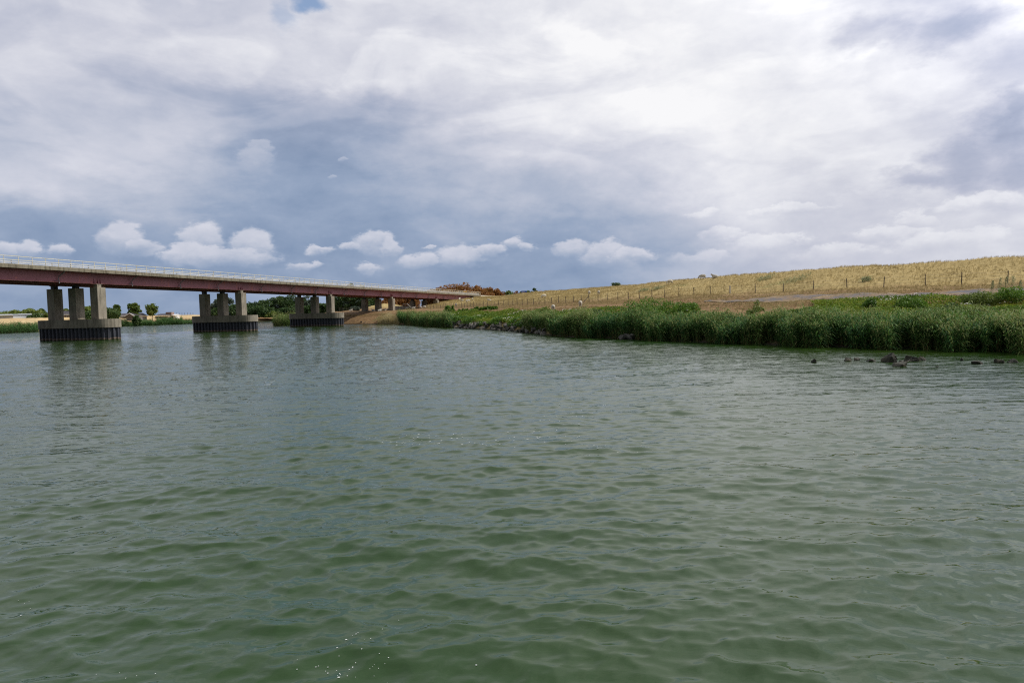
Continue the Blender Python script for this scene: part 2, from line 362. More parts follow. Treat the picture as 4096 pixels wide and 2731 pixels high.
def bank_material():
    mt = bpy.data.materials.new('far_bank_ground'); mt.use_nodes = True; t = mt.node_tree; N = NT(t); bs = t.nodes['Principled BSDF']
    bs.inputs['Roughness'].default_value = 0.95; bs.inputs['Specular IOR Level'].default_value = 0.1
    geo = N.n('ShaderNodeNewGeometry').outputs['Position']; x, y, z = N.sep(geo)
    n_b = N.noise(N.v('MULTIPLY', geo, (0.5, 1, 3)), 0.6, 6, 0.7)
    c = N.ramp(n_b, [(0.3, (0.30, 0.20, 0.10)), (0.5, (0.46, 0.34, 0.18)), (0.7, (0.56, 0.46, 0.26))])
    c = N.mix(N.sm(N.m('ADD', z, N.m('MULTIPLY', N.noise(geo, 0.3, 4), 0.8)), 2.5, 2.0), c, (0.33, 0.21, 0.11))
    c = N.mix(N.sm(y, 320, 600), c, (0.16, 0.17, 0.07))
    c = N.mix(N.sm(z, 0.3, 0.05), c, (0.05, 0.06, 0.03))
    t.links.new(c, bs.inputs['Base Color']); return mt
M_bank = bank_material()
def lp(Wd, c, zc=3.5): return [(Wd-6, -1.6), (Wd, 0.02), (Wd+5, 0.7), (Wd+(c-Wd)*0.45, 1.7), (Wd+(c-Wd)*0.6, 2.0), (c, zc), (c+5, zc), (c+16, 2.4), (4000, 2.0)]
TL = {-3500: lp(95, 120), -1500: lp(130, 155, 3.55), 0: lp(164, 190, 3.55), 150: lp(171, 196, 3.55), 330: lp(200, 230, 3.5), 485: lp(237, 275, 3.45), 575: lp(246, 290, 3.55),
      780: lp(258, 325, 3.45), 850: lp(275, 330, 3.2), 1000: lp(284, 320, 2.7), 1240: lp(288, 320, 2.5)}
far_bank, LV, LF = land('far_bank', TL, M_bank, [(-3500, -200, 40), (-200, 1240, 300)], [1, 2, 4, 2, 5, 2, 4, 12], rough=0.04)
bed = mesh_np('riverbed', [(-6000, -3000, -1.7), (6000, -3000, -1.7), (6000, 6000, -1.7), (-6000, 6000, -1.7)], [(0, 1, 2, 3)], material('riverbed_mud', (0.05, 0.05, 0.03)))
tag(bed, kind='structure')

bvh_d = BVHTree.FromPolygons([tuple(map(float, v)) for v in DV], [tuple(map(int, f)) for f in DF])
bvh_l = BVHTree.FromPolygons([tuple(map(float, v)) for v in LV], [tuple(map(int, f)) for f in LF])
def hit(px, py, bvh=bvh_d, dist=None):
    d = ray(px, py); h = bvh.ray_cast(EYE, d)
    return h[0] if h[0] is not None else None
def drop(x, y, bvh=bvh_d):
    h = bvh.ray_cast(Vector((x, y, 60)), Vector((0, 0, -1)))
    return h[0].z if h[0] is not None else 0.0
def at_Y(px, Yd): return ((px-2048)/F_PX*Yd, Yd)
def rail(px, i):                        # a point of the dike's profile line i at this azimuth
    ps = sorted(T); Yv = np.interp(px, ps, [T[p][i][0] for p in ps]); x, y = at_Y(px, Yv)
    return Vector((x, y, drop(x, y)))

# ------------------------------------------------------------------ water
def smooth(a, b, x): t = np.clip((x-a)/(b-a), 0, 1); return t*t*(3-2*t)
def water():
    rs = [0.6]
    while rs[-1] < 560:
        r = rs[-1]; rs.append(r+(0.03 if r < 4 else max(0.012, 0.0036*r) if r < 150 else 0.010*r))
    rs = np.array(rs); a_d = np.arange(-0.80, 0.80, 0.0019); a_c = np.linspace(0.80, 2*math.pi-0.80, 60)[1:-1]
    th = np.concatenate([a_d, a_c]); Rm, Th = np.meshgrid(rs, th, indexing='ij')
    X0 = Rm*np.sin(Th); Y0 = -3+Rm*np.cos(Th); spacing = np.maximum(np.gradient(rs)[:, None]*np.ones_like(Th), Rm*0.0019)
    Zz = np.zeros_like(X0); DX = np.zeros_like(X0); DY = np.zeros_like(X0)
    # gusts and shelter
    patch = 0.85+0.35*np.sin(X0*0.11+Y0*0.07+0.5)*np.sin(Y0*0.045-X0*0.03+1.2)+0.15*np.sin(X0*0.31-Y0*0.23)
    u = X0/np.maximum(Y0, 1)
    sh = smooth(26, 31, Y0+0.22*X0*0+0.0)*0
    Wy = np.interp(u*F_PX+2048, sorted(T), [T[p][2][0] for p in sorted(T)])
    lee = 1-0.55*smooth(-3.6, -2.0, Y0-Wy)*(u*F_PX+2048 > 2600)*(Y0 > 5)
    far = 1/(1+(Rm/110)**2)
    g = np.random.default_rng(3)
    wake = 0.58+0.42*np.exp(-(np.hypot(X0, Y0)/10.5)**2)      # the boat the photo was taken from stirs up steeper chop
    wake = wake+0.40*smooth(32, 80, Rm)                       # open reach: the wind gets at the far water again
    def comp(n, lo, hi, slope, spread, mean, wk=1.0):
        nonlocal Zz, DX, DY
        for i in range(n):
            lam = math.exp(g.uniform(math.log(lo), math.log(hi))); k = 2*math.pi/lam; an = mean+g.normal(0, spread); ph = g.uniform(0, 6.283)
            A = slope/k*math.sqrt(2/n); w = smooth(2.0, 3.4, lam/spacing)
            arg = k*(X0*math.sin(an)-Y0*math.cos(an))+ph
            # groups of waves rather than endless trains
            env = 0.55+0.75*np.sin(k*0.13*(X0*math.cos(an+0.4)+Y0*math.sin(an+0.4))+ph*3)*np.sin(k*0.09*(X0-Y0)+ph*5)
            A2 = A*w*patch*lee*env*wk
            Zz += A2*np.cos(arg); DX += -1.15*A2*np.sin(arg)*math.sin(an); DY += 1.15*A2*np.sin(arg)*math.cos(an)
    comp(12, 1.5, 4.0, 0.045, 0.38, 0.12, wake)
    comp(30, 0.55, 1.4, 0.120, 0.45, -0.08, wake)
    comp(48, 0.24, 0.60, 0.170, 0.50, 0.05, 0.25+0.75*wake)
    comp(44, 0.09, 0.26, 0.120, 0.55, 0.05)
    comp(26, 0.07, 0.18, 0.045, 0.8, 0.0)
    Xv = X0+DX; Yv = Y0+DY
    V = np.stack([Xv, Yv, Zz], -1).reshape(-1, 3); a, b = X0.shape; idx = np.arange(a*b).reshape(a, b); nx = np.roll(idx, -1, axis=1)
    Fq = np.stack([idx[:-1], idx[1:], nx[1:], nx[:-1]], -1).reshape(-1, 4)
    mt = bpy.data.materials.new('river_water'); mt.use_nodes = True; t = mt.node_tree; N = NT(t); bs = t.nodes['Principled BSDF']
    geo = N.n('ShaderNodeNewGeometry').outputs['Position']
    n0 = N.noise(geo, 0.06, 4, 0.5)
    t.links.new(N.ramp(n0, [(0.35, (0.017, 0.045, 0.011)), (0.65, (0.025, 0.050, 0.007))]), bs.inputs['Base Color'])
    bs.inputs['Roughness'].default_value = 0.05; bs.inputs['IOR'].default_value = 1.345; bs.inputs['Specular IOR Level'].default_value = 0.5
    cd = N.n('ShaderNodeCameraData').outputs['View Distance'] if False else None
    gx, gy, gz = N.sep(geo); dist = N.v('LENGTH', geo, out=1)
    g2 = N.v('MULTIPLY', geo, (0.55, 1.2, 1.0))
    h = N.m('ADD', N.m('MULTIPLY', N.noise(g2, 10, 3, 0.5, 0.3), 0.0055), N.m('MULTIPLY', N.noise(g2, 2.6, 3, 0.5, 0.4), 0.026))
    h = N.m('ADD', h, N.m('MULTIPLY', N.noise(N.v('MULTIPLY', geo, (0.6, 1.2, 1)), 0.7, 3, 0.5), 0.07))
    bp = N.n('ShaderNodeBump'); bp.inputs['Distance'].default_value = 1.0; t.links.new(h, bp.inputs['Height']); t.links.new(N.sm(dist, 7.0, 45.0, 0.34, 2.4), bp.inputs['Strength'])
    t.links.new(bp.outputs[0], bs.inputs['Normal'])
    o = mesh_np('water', V, Fq, mt, smooth=True); tag(o, kind='structure'); return o
water()

# ------------------------------------------------------------------ bridge
BA = Vector((math.sin(R(17)), math.cos(R(17)), 0)); BN = Vector((BA.y, -BA.x, 0)); P1 = Vector((-61.2, 96.4, 0)); SPAN = 29.6; SLOPE = -0.0122
def deck_z(t): return 9.64+SLOPE*t
def B(t, q, z): p = P1+BA*t+BN*q; return Vector((p.x, p.y, z))       # along, across (towards the camera side), height
def concrete(name, a, b, stain=1.0):
    mt = bpy.data.materials.new(name); mt.use_nodes = True; t = mt.node_tree; N = NT(t); bs = t.nodes['Principled BSDF']
    bs.inputs['Roughness'].default_value = 0.9; bs.inputs['Specular IOR Level'].default_value = 0.2
    geo = N.n('ShaderNodeNewGeometry').outputs['Position']
    n1 = N.noise(geo, 0.9, 7, 0.65); n2 = N.noise(N.v('MULTIPLY', geo, (1, 1, 0.12)), 2.6, 6, 0.65); n3 = N.noise(geo, 14, 4, 0.7)
    c = N.ramp(n1, [(0.3, a), (0.65, b)])
    c = N.mix(N.m('MULTIPLY', N.sm(n2, 0.47, 0.64), 0.75*stain), c, tuple(x*0.42 for x in a))
    c = N.mix(0.35, c, N.ramp(n3, [(0.3, tuple(x*0.6 for x in a)), (0.7, b)]))
    t.links.new(c, bs.inputs['Base Color'])
    bp = N.n('ShaderNodeBump'); bp.inputs['Strength'].default_value = 0.4; bp.inputs['Distance'].default_value = 0.02; t.links.new(n3, bp.inputs['Height']); t.links.new(bp.outputs[0], bs.inputs['Normal'])
    return mt
M_conc = concrete('bridge_concrete', (0.20, 0.178, 0.135), (0.36, 0.325, 0.26))
M_fascia = concrete('fascia_concrete', (0.17, 0.15, 0.105), (0.30, 0.27, 0.20), 1.3)
def steel_mat():
    mt = bpy.data.materials.new('red_girder_paint'); mt.use_nodes = True; t = mt.node_tree; N = NT(t); bs = t.nodes['Principled BSDF']
    bs.inputs['Roughness'].default_value = 0.55
    geo = N.n('ShaderNodeNewGeometry').outputs['Position']
    c = N.ramp(N.noise(geo, 0.5, 5, 0.6), [(0.3, (0.23, 0.070, 0.085)), (0.7, (0.33, 0.110, 0.135))])
    st = N.noise(N.v('MULTIPLY', geo, (1, 1, 0.10)), 1.6, 5, 0.7); sp = N.noise(geo, 1.7, 5, 0.7)
    c = N.mix(N.m('MULTIPLY', N.sm(st, 0.58, 0.68), 0.7), c, (0.46, 0.12, 0.065))
    c = N.mix(N.m('MULTIPLY', N.sm(sp, 0.64, 0.70), 0.7), c, (0.50, 0.15, 0.09))
    t.links.new(c, bs.inputs['Base Color']); return mt
M_steel = steel_mat()
M_flange = material('flange_paint', (0.3, 0.09, 0.08), 0.6, vary=(1.5, [(0.35, (0.24, 0.08, 0.08)), (0.6, (0.50, 0.20, 0.15))]))
M_yellow = material('cream_yellow_paint', (0.68, 0.64, 0.48), 0.5, vary=(1.2, [(0.35, (0.60, 0.55, 0.38)), (0.65, (0.74, 0.71, 0.60))]))
M_white = material('galvanised_white', (0.58, 0.58, 0.56), 0.45, vary=(0.8, [(0.35, (0.48, 0.48, 0.46)), (0.65, (0.64, 0.64, 0.62))]))
def pile_mat():
    mt = bpy.data.materials.new('tarred_sheet_pile'); mt.use_nodes = True; t = mt.node_tree; N = NT(t); bs = t.nodes['Principled BSDF']; bs.inputs['Roughness'].default_value = 0.6
    geo = N.n('ShaderNodeNewGeometry').outputs['Position']; z = N.sep(geo)[2]; n = N.noise(N.v('MULTIPLY', geo, (1, 1, 0.25)), 2.2, 6, 0.7)
    c = N.ramp(n, [(0.35, (0.026, 0.030, 0.042)), (0.6, (0.050, 0.054, 0.068)), (0.78, (0.13, 0.10, 0.075))])
    zz = N.m('ADD', z, N.m('MULTIPLY', N.m('SUBTRACT', n, 0.5), 0.5))
    c = N.mix(N.m('MULTIPLY', N.sm(zz, 0.34, 0.22), 0.8), c, (0.24, 0.17, 0.12)); c = N.mix(N.sm(zz, 0.16, 0.06), c, (0.03, 0.035, 0.015))
    t.links.new(c, bs.inputs['Base Color']); return mt
M_pile = pile_mat()
M_asph = material('asphalt', (0.06, 0.06, 0.06), 0.9)
M_pipe = material('grey_drainpipe', (0.16, 0.165, 0.17), 0.5)
T0, T1 = -44.0, 155.5
bridge = empty('road_bridge', B(60, 0, 0)); BRO = bridge.location.copy()
tag(bridge, 'long road bridge on dark red girders and concrete piers crossing the water', 'bridge')
def fix(o, par=None):                   # geometry was written in world coordinates: hang it under the bridge root
    o.parent = par or bridge
    if par is None: o.location = -BRO
    return o
def section(name, mat, outl, t0=T0, t1=T1, step=14.8, par=None):
    """sweep a cross section (q, dz from deck level) along the bridge"""
    b = bmesh.new(); ts = np.linspace(t0, t1, max(2, int((t1-t0)/step)+1)); rings = []
    for t in ts: rings.append([b.verts.new(B(float(t), q, deck_z(t)+dz)) for q, dz in outl])
    n = len(outl)
    for A_, C_ in zip(rings, rings[1:]):
        for i in range(n): b.faces.new((A_[i], A_[(i+1) % n], C_[(i+1) % n], C_[i]))
    b.faces.new(rings[0]); b.faces.new(rings[-1][::-1]); bmesh.ops.recalc_face_normals(b, faces=b.faces)
    me = bpy.data.meshes.new(name); b.to_mesh(me); b.free(); me.materials.append(mat); o = bpy.data.objects.new(name, me); COL.objects.link(o)
    return fix(o, par)
deck = section('deck', M_fascia, [(-5.4, 0), (5.4, 0), (5.4, -0.46), (5.1, -0.46), (4.7, -0.36), (-4.7, -0.36), (-5.1, -0.46), (-5.4, -0.46)])
section('road_surface', M_asph, [(-4.3, 0.01), (4.3, 0.01), (4.3, 0.06), (-4.3, 0.06)])
for q in (-3.95, 0, 3.95):
    gd = section('girder', M_steel, [(q-0.02, -0.365), (q+0.02, -0.365), (q+0.02, -1.86), (q-0.02, -1.86)], T0+0.5, 149.5)
    section('flange', M_flange, [(q-0.28, -1.862), (q+0.28, -1.862), (q+0.28, -1.905), (q-0.28, -1.905)], T0+0.5, 149.5, par=gd)
    if q > 3:
        for i in range(0, 5):
            for dt in (-0.55, 0.0, 0.45):
                t = i*SPAN+dt; z = deck_z(t)
                MB().hexa([B(t-0.03, q+0.022, z-1.859), B(t+0.03, q+0.022, z-1.859), B(t+0.03, q+0.20, z-1.859), B(t-0.03, q+0.20, z-1.859),
                         B(t-0.03, q+0.022, z-1.15), B(t+0.03, q+0.022, z-1.15), B(t+0.03, q+0.05, z-1.15), B(t-0.03, q+0.05, z-1.15)]).build('stiffener', M_steel, gd)
# cross frames between the girders
for t in np.arange(T0+3, 148, 7.4):
    t = float(t); z = deck_z(t)
    for qa, qb in ((-3.92, -0.03), (0.03, 3.92)):
        fix(MB().hexa([B(t-0.06, qa, z-1.5), B(t+0.06, qa, z-1.5), B(t+0.06, qb, z-1.5), B(t-0.06, qb, z-1.5), B(t-0.06, qa, z-0.6), B(t+0.06, qa, z-0.6), B(t+0.06, qb, z-0.6), B(t-0.06, qb, z-0.6)]).build('cross_frame', M_steel))
# railings and guard rails
def beam(name, q, z0, z1, w, mat, par=None, t0=T0, t1=T1):
    return section(name, mat, [(q-w, z0), (q+w, z0), (q+w, z1), (q-w, z1)], t0, t1, par=par)
for q in (5.22, -5.22):
    hr = beam('handrail', q, 0.93, 1.0, 0.04, M_yellow); beam('middle_rail', q, 0.47, 0.545, 0.03, M_yellow, hr)
    base = None
    for t in np.arange(155.2, -17, -1.76):
        if base is None:
            mb = MB(); p = B(t, q, deck_z(t)); r_ = Matrix.Rotation(-R(17), 3, 'Z')
            mb.box((0, 0, 0.45), (0.05, 0.05, 0.95), r_); mb.box((0, 0, 0.012), (0.14, 0.14, 0.03), r_)
            base = mb.build('railing_post', M_yellow, hr); base.location = p
        else:
            c = base.copy(); COL.objects.link(c); c.parent = hr; c.location = B(t, q, deck_z(t))
for q in (4.55, -4.55):
    gr = beam('guard_rail', q, 0.25, 0.39, 0.03, M_white)
    beam('kerb_edge', q+(0.15 if q > 0 else -0.15), 0.003, 0.12, 0.10, M_white)
    mb = MB()
    for t in np.arange(154, -17, -2.64):
        mb.box(B(t, q-0.06*(1 if q > 0 else -1), deck_z(t)+0.26), (0.06, 0.10, 0.50), Matrix.Rotation(-R(17), 3, 'Z'))
    o = mb.build('guard_rail_posts', M_pipe, gr)
# drainpipes down the near girder
for k in range(-1, 5):
    for d in (-6.0, 5.6, 15.0):
        t = k*SPAN+d
        if t < T0+3 or t > 140: continue
        z = deck_z(t)
        o = MB().tube([B(t+0.35, 4.95, z-0.40), B(t+0.30, 4.75, z-0.65), B(t+0.05, 4.2, z-1.15), B(t, 4.16, z-1.4), B(t, 4.30, z-1.85), B(t-0.05, 4.32, z-2.05)], 0.065, 6).build('drainpipe', M_pipe)
        fix(o)
        o2 = MB().box(B(t-0.35, 4.2, z-1.70), (0.5, 0.05, 0.05), Matrix.Rotation(-R(17)+math.pi/2, 3, 'Z')).build('pipe_bracket', M_pile, o)
CAP = 2.88
def stadium(c, hl, r, n=14):
    out = []
    for s in (1, -1):
        for i in range(n+1):
            a = -math.pi/2+math.pi*i/n; q = s*hl+s*r*math.cos(a); t = s*r*math.sin(a)
            p = B(c[0]+t, c[1]+q, 0); out.append((p.x, p.y))
    return out
def pier(i):
    t = i*SPAN; zt = deck_z(t)-1.905
    if i < 3:
        cap = MB().prism(stadium((t, 0.3), 5.0, 1.72), CAP-1.17, CAP).build('pier', M_conc); fix(cap); zb = CAP-0.01
        # corrugated sheet piling round the cap
        path = stadium((t, 0.3), 5.0, 1.60, 22); pts = [Vector((x, y, 0)) for x, y in path]; pts.append(pts[0])
        acc = [0]; 
        for a_, b_ in zip(pts, pts[1:]): acc.append(acc[-1]+(b_-a_).length)
        tot = acc[-1]; npan = 44; out = []
        cc = B(t, 0.3, 0)
        for k in range(npan):
            for off, dep in ((0.0, 0.0), (0.30, 0.0), (0.45, 0.24), (0.85, 0.24)):
                s_ = (k+off)/npan*tot; j = max(0, min(len(acc)-2, int(np.searchsorted(acc, s_, side='right'))-1)); f = (s_-acc[j])/max(acc[j+1]-acc[j], 1e-6)
                p = pts[j].lerp(pts[j+1], f); d = (pts[j+1]-pts[j]); nrm_ = Vector((d.y, -d.x, 0)).normalized()
                if nrm_.dot(p-cc) < 0: nrm_ = -nrm_
                p = p-nrm_*dep; out.append((p.x, p.y))
        MB().prism(out, -1.5, CAP-1.171).build('sheet_piling', M_pile, cap)
    else:
        zb0 = min(drop(B(t, q, 0).x, B(t, q, 0).y) for q in (-3.95, 0, 3.95))
        c4 = [B(t+a, q, 0) for a, q in ((-1, -5.2), (1, -5.2), (1, 5.2), (-1, 5.2))]
        cap = MB().prism([(p.x, p.y) for p in c4], zb0-1.2, zb0+0.12).build('pier', M_conc); fix(cap); zb = zb0+0.1
    for q in (-3.95, 0, 3.95):
        s = 0.68; c4 = [B(t+a, q+b, 0) for a, b in ((-s, -s), (s, -s), (s, s), (-s, s))]
        col = MB().prism([(p.x, p.y) for p in c4], zb, zt-0.46).build('column', M_conc, cap)
        bw = col.modifiers.new('edge', 'BEVEL'); bw.width = 0.03; bw.segments = 1
        c4 = [B(t+a, q+b, 0) for a, b in ((-0.33, -0.3), (0.33, -0.3), (0.33, 0.3), (-0.33, 0.3))]
        c3 = [B(t+a, q+b, 0) for a, b in ((-0.52, -0.34), (0.52, -0.34), (0.52, 0.34), (-0.52, 0.34))]
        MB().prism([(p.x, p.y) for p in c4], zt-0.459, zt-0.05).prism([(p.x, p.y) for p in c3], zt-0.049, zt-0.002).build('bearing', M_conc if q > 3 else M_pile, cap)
for i in range(0, 5): pier(i)
# abutment
c4 = [B(a, b, 0) for a, b in ((148.8, -5.1), (156.2, -5.1), (156.2, 5.1), (148.8, 5.1))]
fix(MB().prism([(p.x, p.y) for p in c4], 3.0, deck_z(150)-0.7).build('abutment', M_conc))

# road running on over the dike
rd = bmesh.new(); pts = [(B(155.6, q, deck_z(155)+0.0)) for q in (-5.3, 5.3)]
path = [(155.6, 0), (170, 0.5), (190, 3), (215, 9), (245, 20), (290, 42)]
L_, R_ = [], []
for i, (t, q) in enumerate(path):
    z = 7.72-0.0035*(t-155); L_.append(rd.verts.new(B(t, q-4.2, z))); R_.append(rd.verts.new(B(t, q+4.2, z)))
for i in range(len(path)-1): rd.faces.new((L_[i], R_[i], R_[i+1], L_[i+1]))
low = [rd.verts.new(v.co-Vector((0, 0, 1.6))-(BN*3)) for v in L_]; lowr = [rd.verts.new(v.co-Vector((0, 0, 1.6))+(BN*3)) for v in R_]
for i in range(len(path)-1): rd.faces.new((R_[i], lowr[i], lowr[i+1], R_[i+1])); rd.faces.new((L_[i], L_[i+1], low[i+1], low[i]))
me = bpy.data.meshes.new('road'); rd.to_mesh(me); rd.free(); me.materials.append(material('dry_road_edge', (0.42, 0.38, 0.28), 0.9, vary=(0.8, [(0.3, (0.36, 0.31, 0.2)), (0.7, (0.46, 0.42, 0.34))])))
o = bpy.data.objects.new('road', me); COL.objects.link(o); tag(o, kind='structure')

# asphalt berm strip on the dike foot
def ribbon(name, i0, i1, f0, f1, px0, px1, mat, dz=0.05, n=160, nj=4):
    V = []; pxs = np.linspace(px0, px1, n)
    for px in pxs:
        a = rail(px, i0); b = rail(px, i1)
        fade = min(1, (px-px0)/250)
        for j in range(nj+1):
            f = f0+(f1-f0)*j/nj; f = (f0+f1)/2+(f-(f0+f1)/2)*(0.15+0.85*fade)
            q = a.lerp(b, f); V.append((q.x, q.y, drop(q.x, q.y)+dz+0.01*rnd.random()))
    idx = np.arange(n*(nj+1)).reshape(n, nj+1); Fq = np.stack([idx[:-1, :-1], idx[1:, :-1], idx[1:, 1:], idx[:-1, 1:]], -1).reshape(-1, 4)
    return tag(mesh_np(name, V, Fq, mat, smooth=True), kind='structure')
ribbon('path', 4, 5, 0.12, 0.95, 2820, 5400, material('old_asphalt_revetment', (0.12, 0.115, 0.12), 0.9, vary=(0.5, [(0.36, (0.095, 0.092, 0.10)), (0.46, (0.115, 0.105, 0.105)), (0.51, (0.17, 0.115, 0.065)), (0.66, (0.30, 0.22, 0.12))], 9, 0.72)), n=260, nj=8)

# ------------------------------------------------------------------ fence
M_post = material('weathered_post', (0.10, 0.08, 0.065), 0.9, vary=(4, [(0.3, (0.06, 0.05, 0.045)), (0.7, (0.15, 0.12, 0.10))]))
M_cpost = material('pale_concrete_post', (0.42, 0.40, 0.36), 0.9)
M_wire = material('fence_wire', (0.16, 0.14, 0.12), 0.6)
FX = [1360, 1376, 1392, 1408, 1424, 1440, 1530, 1598, 1645, 1678, 1712, 1726, 1739, 1752, 1766, 1776, 1786, 1808, 1819, 1829, 1840, 1850, 1862, 1873, 1886, 1898, 1911, 1924, 1938, 1954, 1968, 1984, 1999, 2017, 2036, 2055, 2073, 2093, 2115, 2138, 2160, 2184, 2210, 2238, 2267, 2297, 2329, 2360, 2396, 2433, 2475, 2517, 2561, 2611, 2662, 2719, 2779, 2844, 2923, 3024, 3136, 3256, 3390, 3537, 3703, 3848, 4032, 4240]
fence = empty('pasture_fence', rail(2500, 6)); FO = fence.location.copy()
tag(fence, 'long wire fence on leaning wooden posts along the foot of the dry dike', 'fence')
tops = []
for px in FX:
    p = rail(px, 6); h = rnd.uniform(1.12, 1.3); lean = Vector((rnd.gauss(0, 0.03), rnd.gauss(0, 0.03), 1)).normalized()
    w = 0.085 if px != 2923 else 0.16
    mb = MB(); mb.tube([p-lean*0.3-FO, p+lean*h*0.5-FO, p+lean*h-FO], w*0.62, 6, w*0.5)
    o = mb.build('post', M_cpost if px == 2923 else M_post, fence)
    if px == 2923: o['label'] = 'thick pale concrete post'
    tops.append((p, lean, h))
p, lean, h = tops[FX.index(2360)]
MB().tube([p+Vector((-1.0, -0.6, 0))-FO, p+lean*h*0.8-FO], 0.05, 6).build('brace', M_post, fence)
for fr in (0.35, 0.62, 0.9):
    mb = MB()
    for (a, la, ha_), (b, lb, hb_) in zip(tops, tops[1:]):
        A_ = a+la*ha_*fr-FO; C_ = b+lb*hb_*fr-FO; mid_ = (A_+C_)/2-Vector((0, 0, 0.03))
        mb.tube([A_, mid_, C_], 0.008, 3)
    mb.build('wire', M_wire, fence)

# ------------------------------------------------------------------ plants
STRAW = [(0.0, (0.17, 0.13, 0.055)), (0.4, (0.40, 0.320, 0.150)), (0.7, (0.54, 0.450, 0.230)), (1.0, (0.66, 0.57, 0.33))]
M_straw = tint_mat('dry_grass_blades', STRAW, 0.8, 0.15, 0.5, 0.22)
M_reed = tint_mat('reed_leaves', [(0.0, (0.014, 0.060, 0.022)), (0.40, (0.046, 0.140, 0.036)), (0.72, (0.125, 0.235, 0.044)), (1.0, (0.30, 0.32, 0.12))], 0.6, 0.2, 0.28, 0.16)
M_freed = tint_mat('far_reed_leaves', [(0.0, (0.030, 0.085, 0.022)), (0.5, (0.060, 0.140, 0.035)), (1.0, (0.12, 0.21, 0.06))], 0.6, 0.2, 0.3)
M_reed_stem = tint_mat('reed_stems', [(0.0, (0.16, 0.12, 0.05)), (0.30, (0.17, 0.15, 0.05)), (0.55, (0.05, 0.10, 0.03)), (1.0, (0.06, 0.13, 0.035))], 0.7, 0.2, 0.0)
M_weed = tint_mat('bank_weeds', [(0.0, (0.045, 0.100, 0.014)), (0.3, (0.115, 0.205, 0.022)), (0.6, (0.21, 0.28, 0.035)), (0.82, (0.34, 0.33, 0.06)), (1.0, (0.34, 0.20, 0.06))], 0.6, 0.2, 0.35)
M_bush = tint_mat('bright_bush_leaves', [(0.0, (0.045, 0.105, 0.014)), (0.5, (0.105, 0.210, 0.024)), (1.0, (0.21, 0.32, 0.05))], 0.5, 0.3, 0.35)
M_gwil = tint_mat('grey_willow_leaves', [(0.0, (0.045, 0.075, 0.050)), (0.5, (0.085, 0.120, 0.085)), (1.0, (0.15, 0.19, 0.14))], 0.55, 0.3, 0.3)
M_pale = tint_mat('pale_weed_leaves', [(0.0, (0.14, 0.17, 0.07)), (0.5, (0.24, 0.27, 0.13)), (1.0, (0.34, 0.36, 0.20))], 0.6, 0.2, 0.3)
M_dark = tint_mat('dark_tree_leaves', [(0.0, (0.026, 0.060, 0.018)), (0.5, (0.064, 0.118, 0.032)), (1.0, (0.14, 0.19, 0.060))], 0.55, 0.3, 0.3)
M_lime = tint_mat('yellow_green_leaves', [(0.0, (0.060, 0.110, 0.022)), (0.5, (0.150, 0.210, 0.040)), (1.0, (0.27, 0.31, 0.08))], 0.55, 0.3, 0.35)
M_rust = tint_mat('rusty_autumn_leaves', [(0.0, (0.17, 0.080, 0.030)), (0.5, (0.31, 0.150, 0.050)), (0.85, (0.40, 0.22, 0.07)), (1.0, (0.20, 0.20, 0.05))], 0.6, 0.2, 0.35)
M_bark = material('bark', (0.10, 0.08, 0.06), 0.9)
M_flower = material('white_umbels', (0.72, 0.70, 0.64), 0.8)

def blades(base, height, width, lean, nseg, az, bend=0.35):
    """curved tapering strips. base (n,3); lean (n,2) tip offset; az = facing angle"""
    n = len(base); s = np.linspace(0, 1, nseg+1)
    wdir = np.stack([np.cos(az), np.sin(az), np.zeros(n)], 1)
    P_ = base[:, None, :]+np.stack([lean[:, 0:1]*s**1.6, lean[:, 1:2]*s**1.6, height[:, None]*(s-bend*s**3*np.hypot(lean[:, 0], lean[:, 1])[:, None]/np.maximum(height[:, None], .05))], -1)
    wd = (width[:, None]*(1-s**1.5*0.92))[:, :, None]*wdir[:, None, :]
    A_ = P_-wd/2; B_ = P_+wd/2
    V = np.stack([A_, B_], 2).reshape(-1, 3)                                   # n,(nseg+1),2
    b0 = (np.arange(n)*(nseg+1)*2)[:, None]; k = np.arange(nseg)*2
    Fq = np.stack([b0+k, b0+k+1, b0+k+3, b0+k+2], -1).reshape(-1, 4)
    return V, Fq
def cat(*parts):
    Vs, Fs, Ts, off = [], [], [], 0
    for V, Fq, t in parts: Vs.append(V); Fs.append(Fq+off); Ts.append(t); off += len(V)
    return np.concatenate(Vs), np.concatenate(Fs), np.concatenate(Ts)
def leafcards(C, size, tint, up=0.3):
    """one small four-cornered leaf spray at each centre"""
    n = len(C); d = rng.normal(size=(n, 3)); d[:, 2] += up; d /= np.linalg.norm(d, axis=1, keepdims=True)
    a = np.cross(d, rng.normal(size=(n, 3))); a /= np.linalg.norm(a, axis=1, keepdims=True); b = np.cross(d, a)
    s = (size*rng.uniform(0.6, 1.3, n))[:, None]; k = rng.uniform(0.45, 0.8, n)[:, None]
    V = np.stack([C-a*s, C-b*s*k+d*s*0.15, C+a*s, C+b*s*k+d*s*0.15], 1).reshape(-1, 3)
    return V, np.arange(4*n).reshape(n, 4), np.repeat(tint, 4)
PSX = sorted(T); TAB = np.array([[q for q in T[p]] for p in PSX])
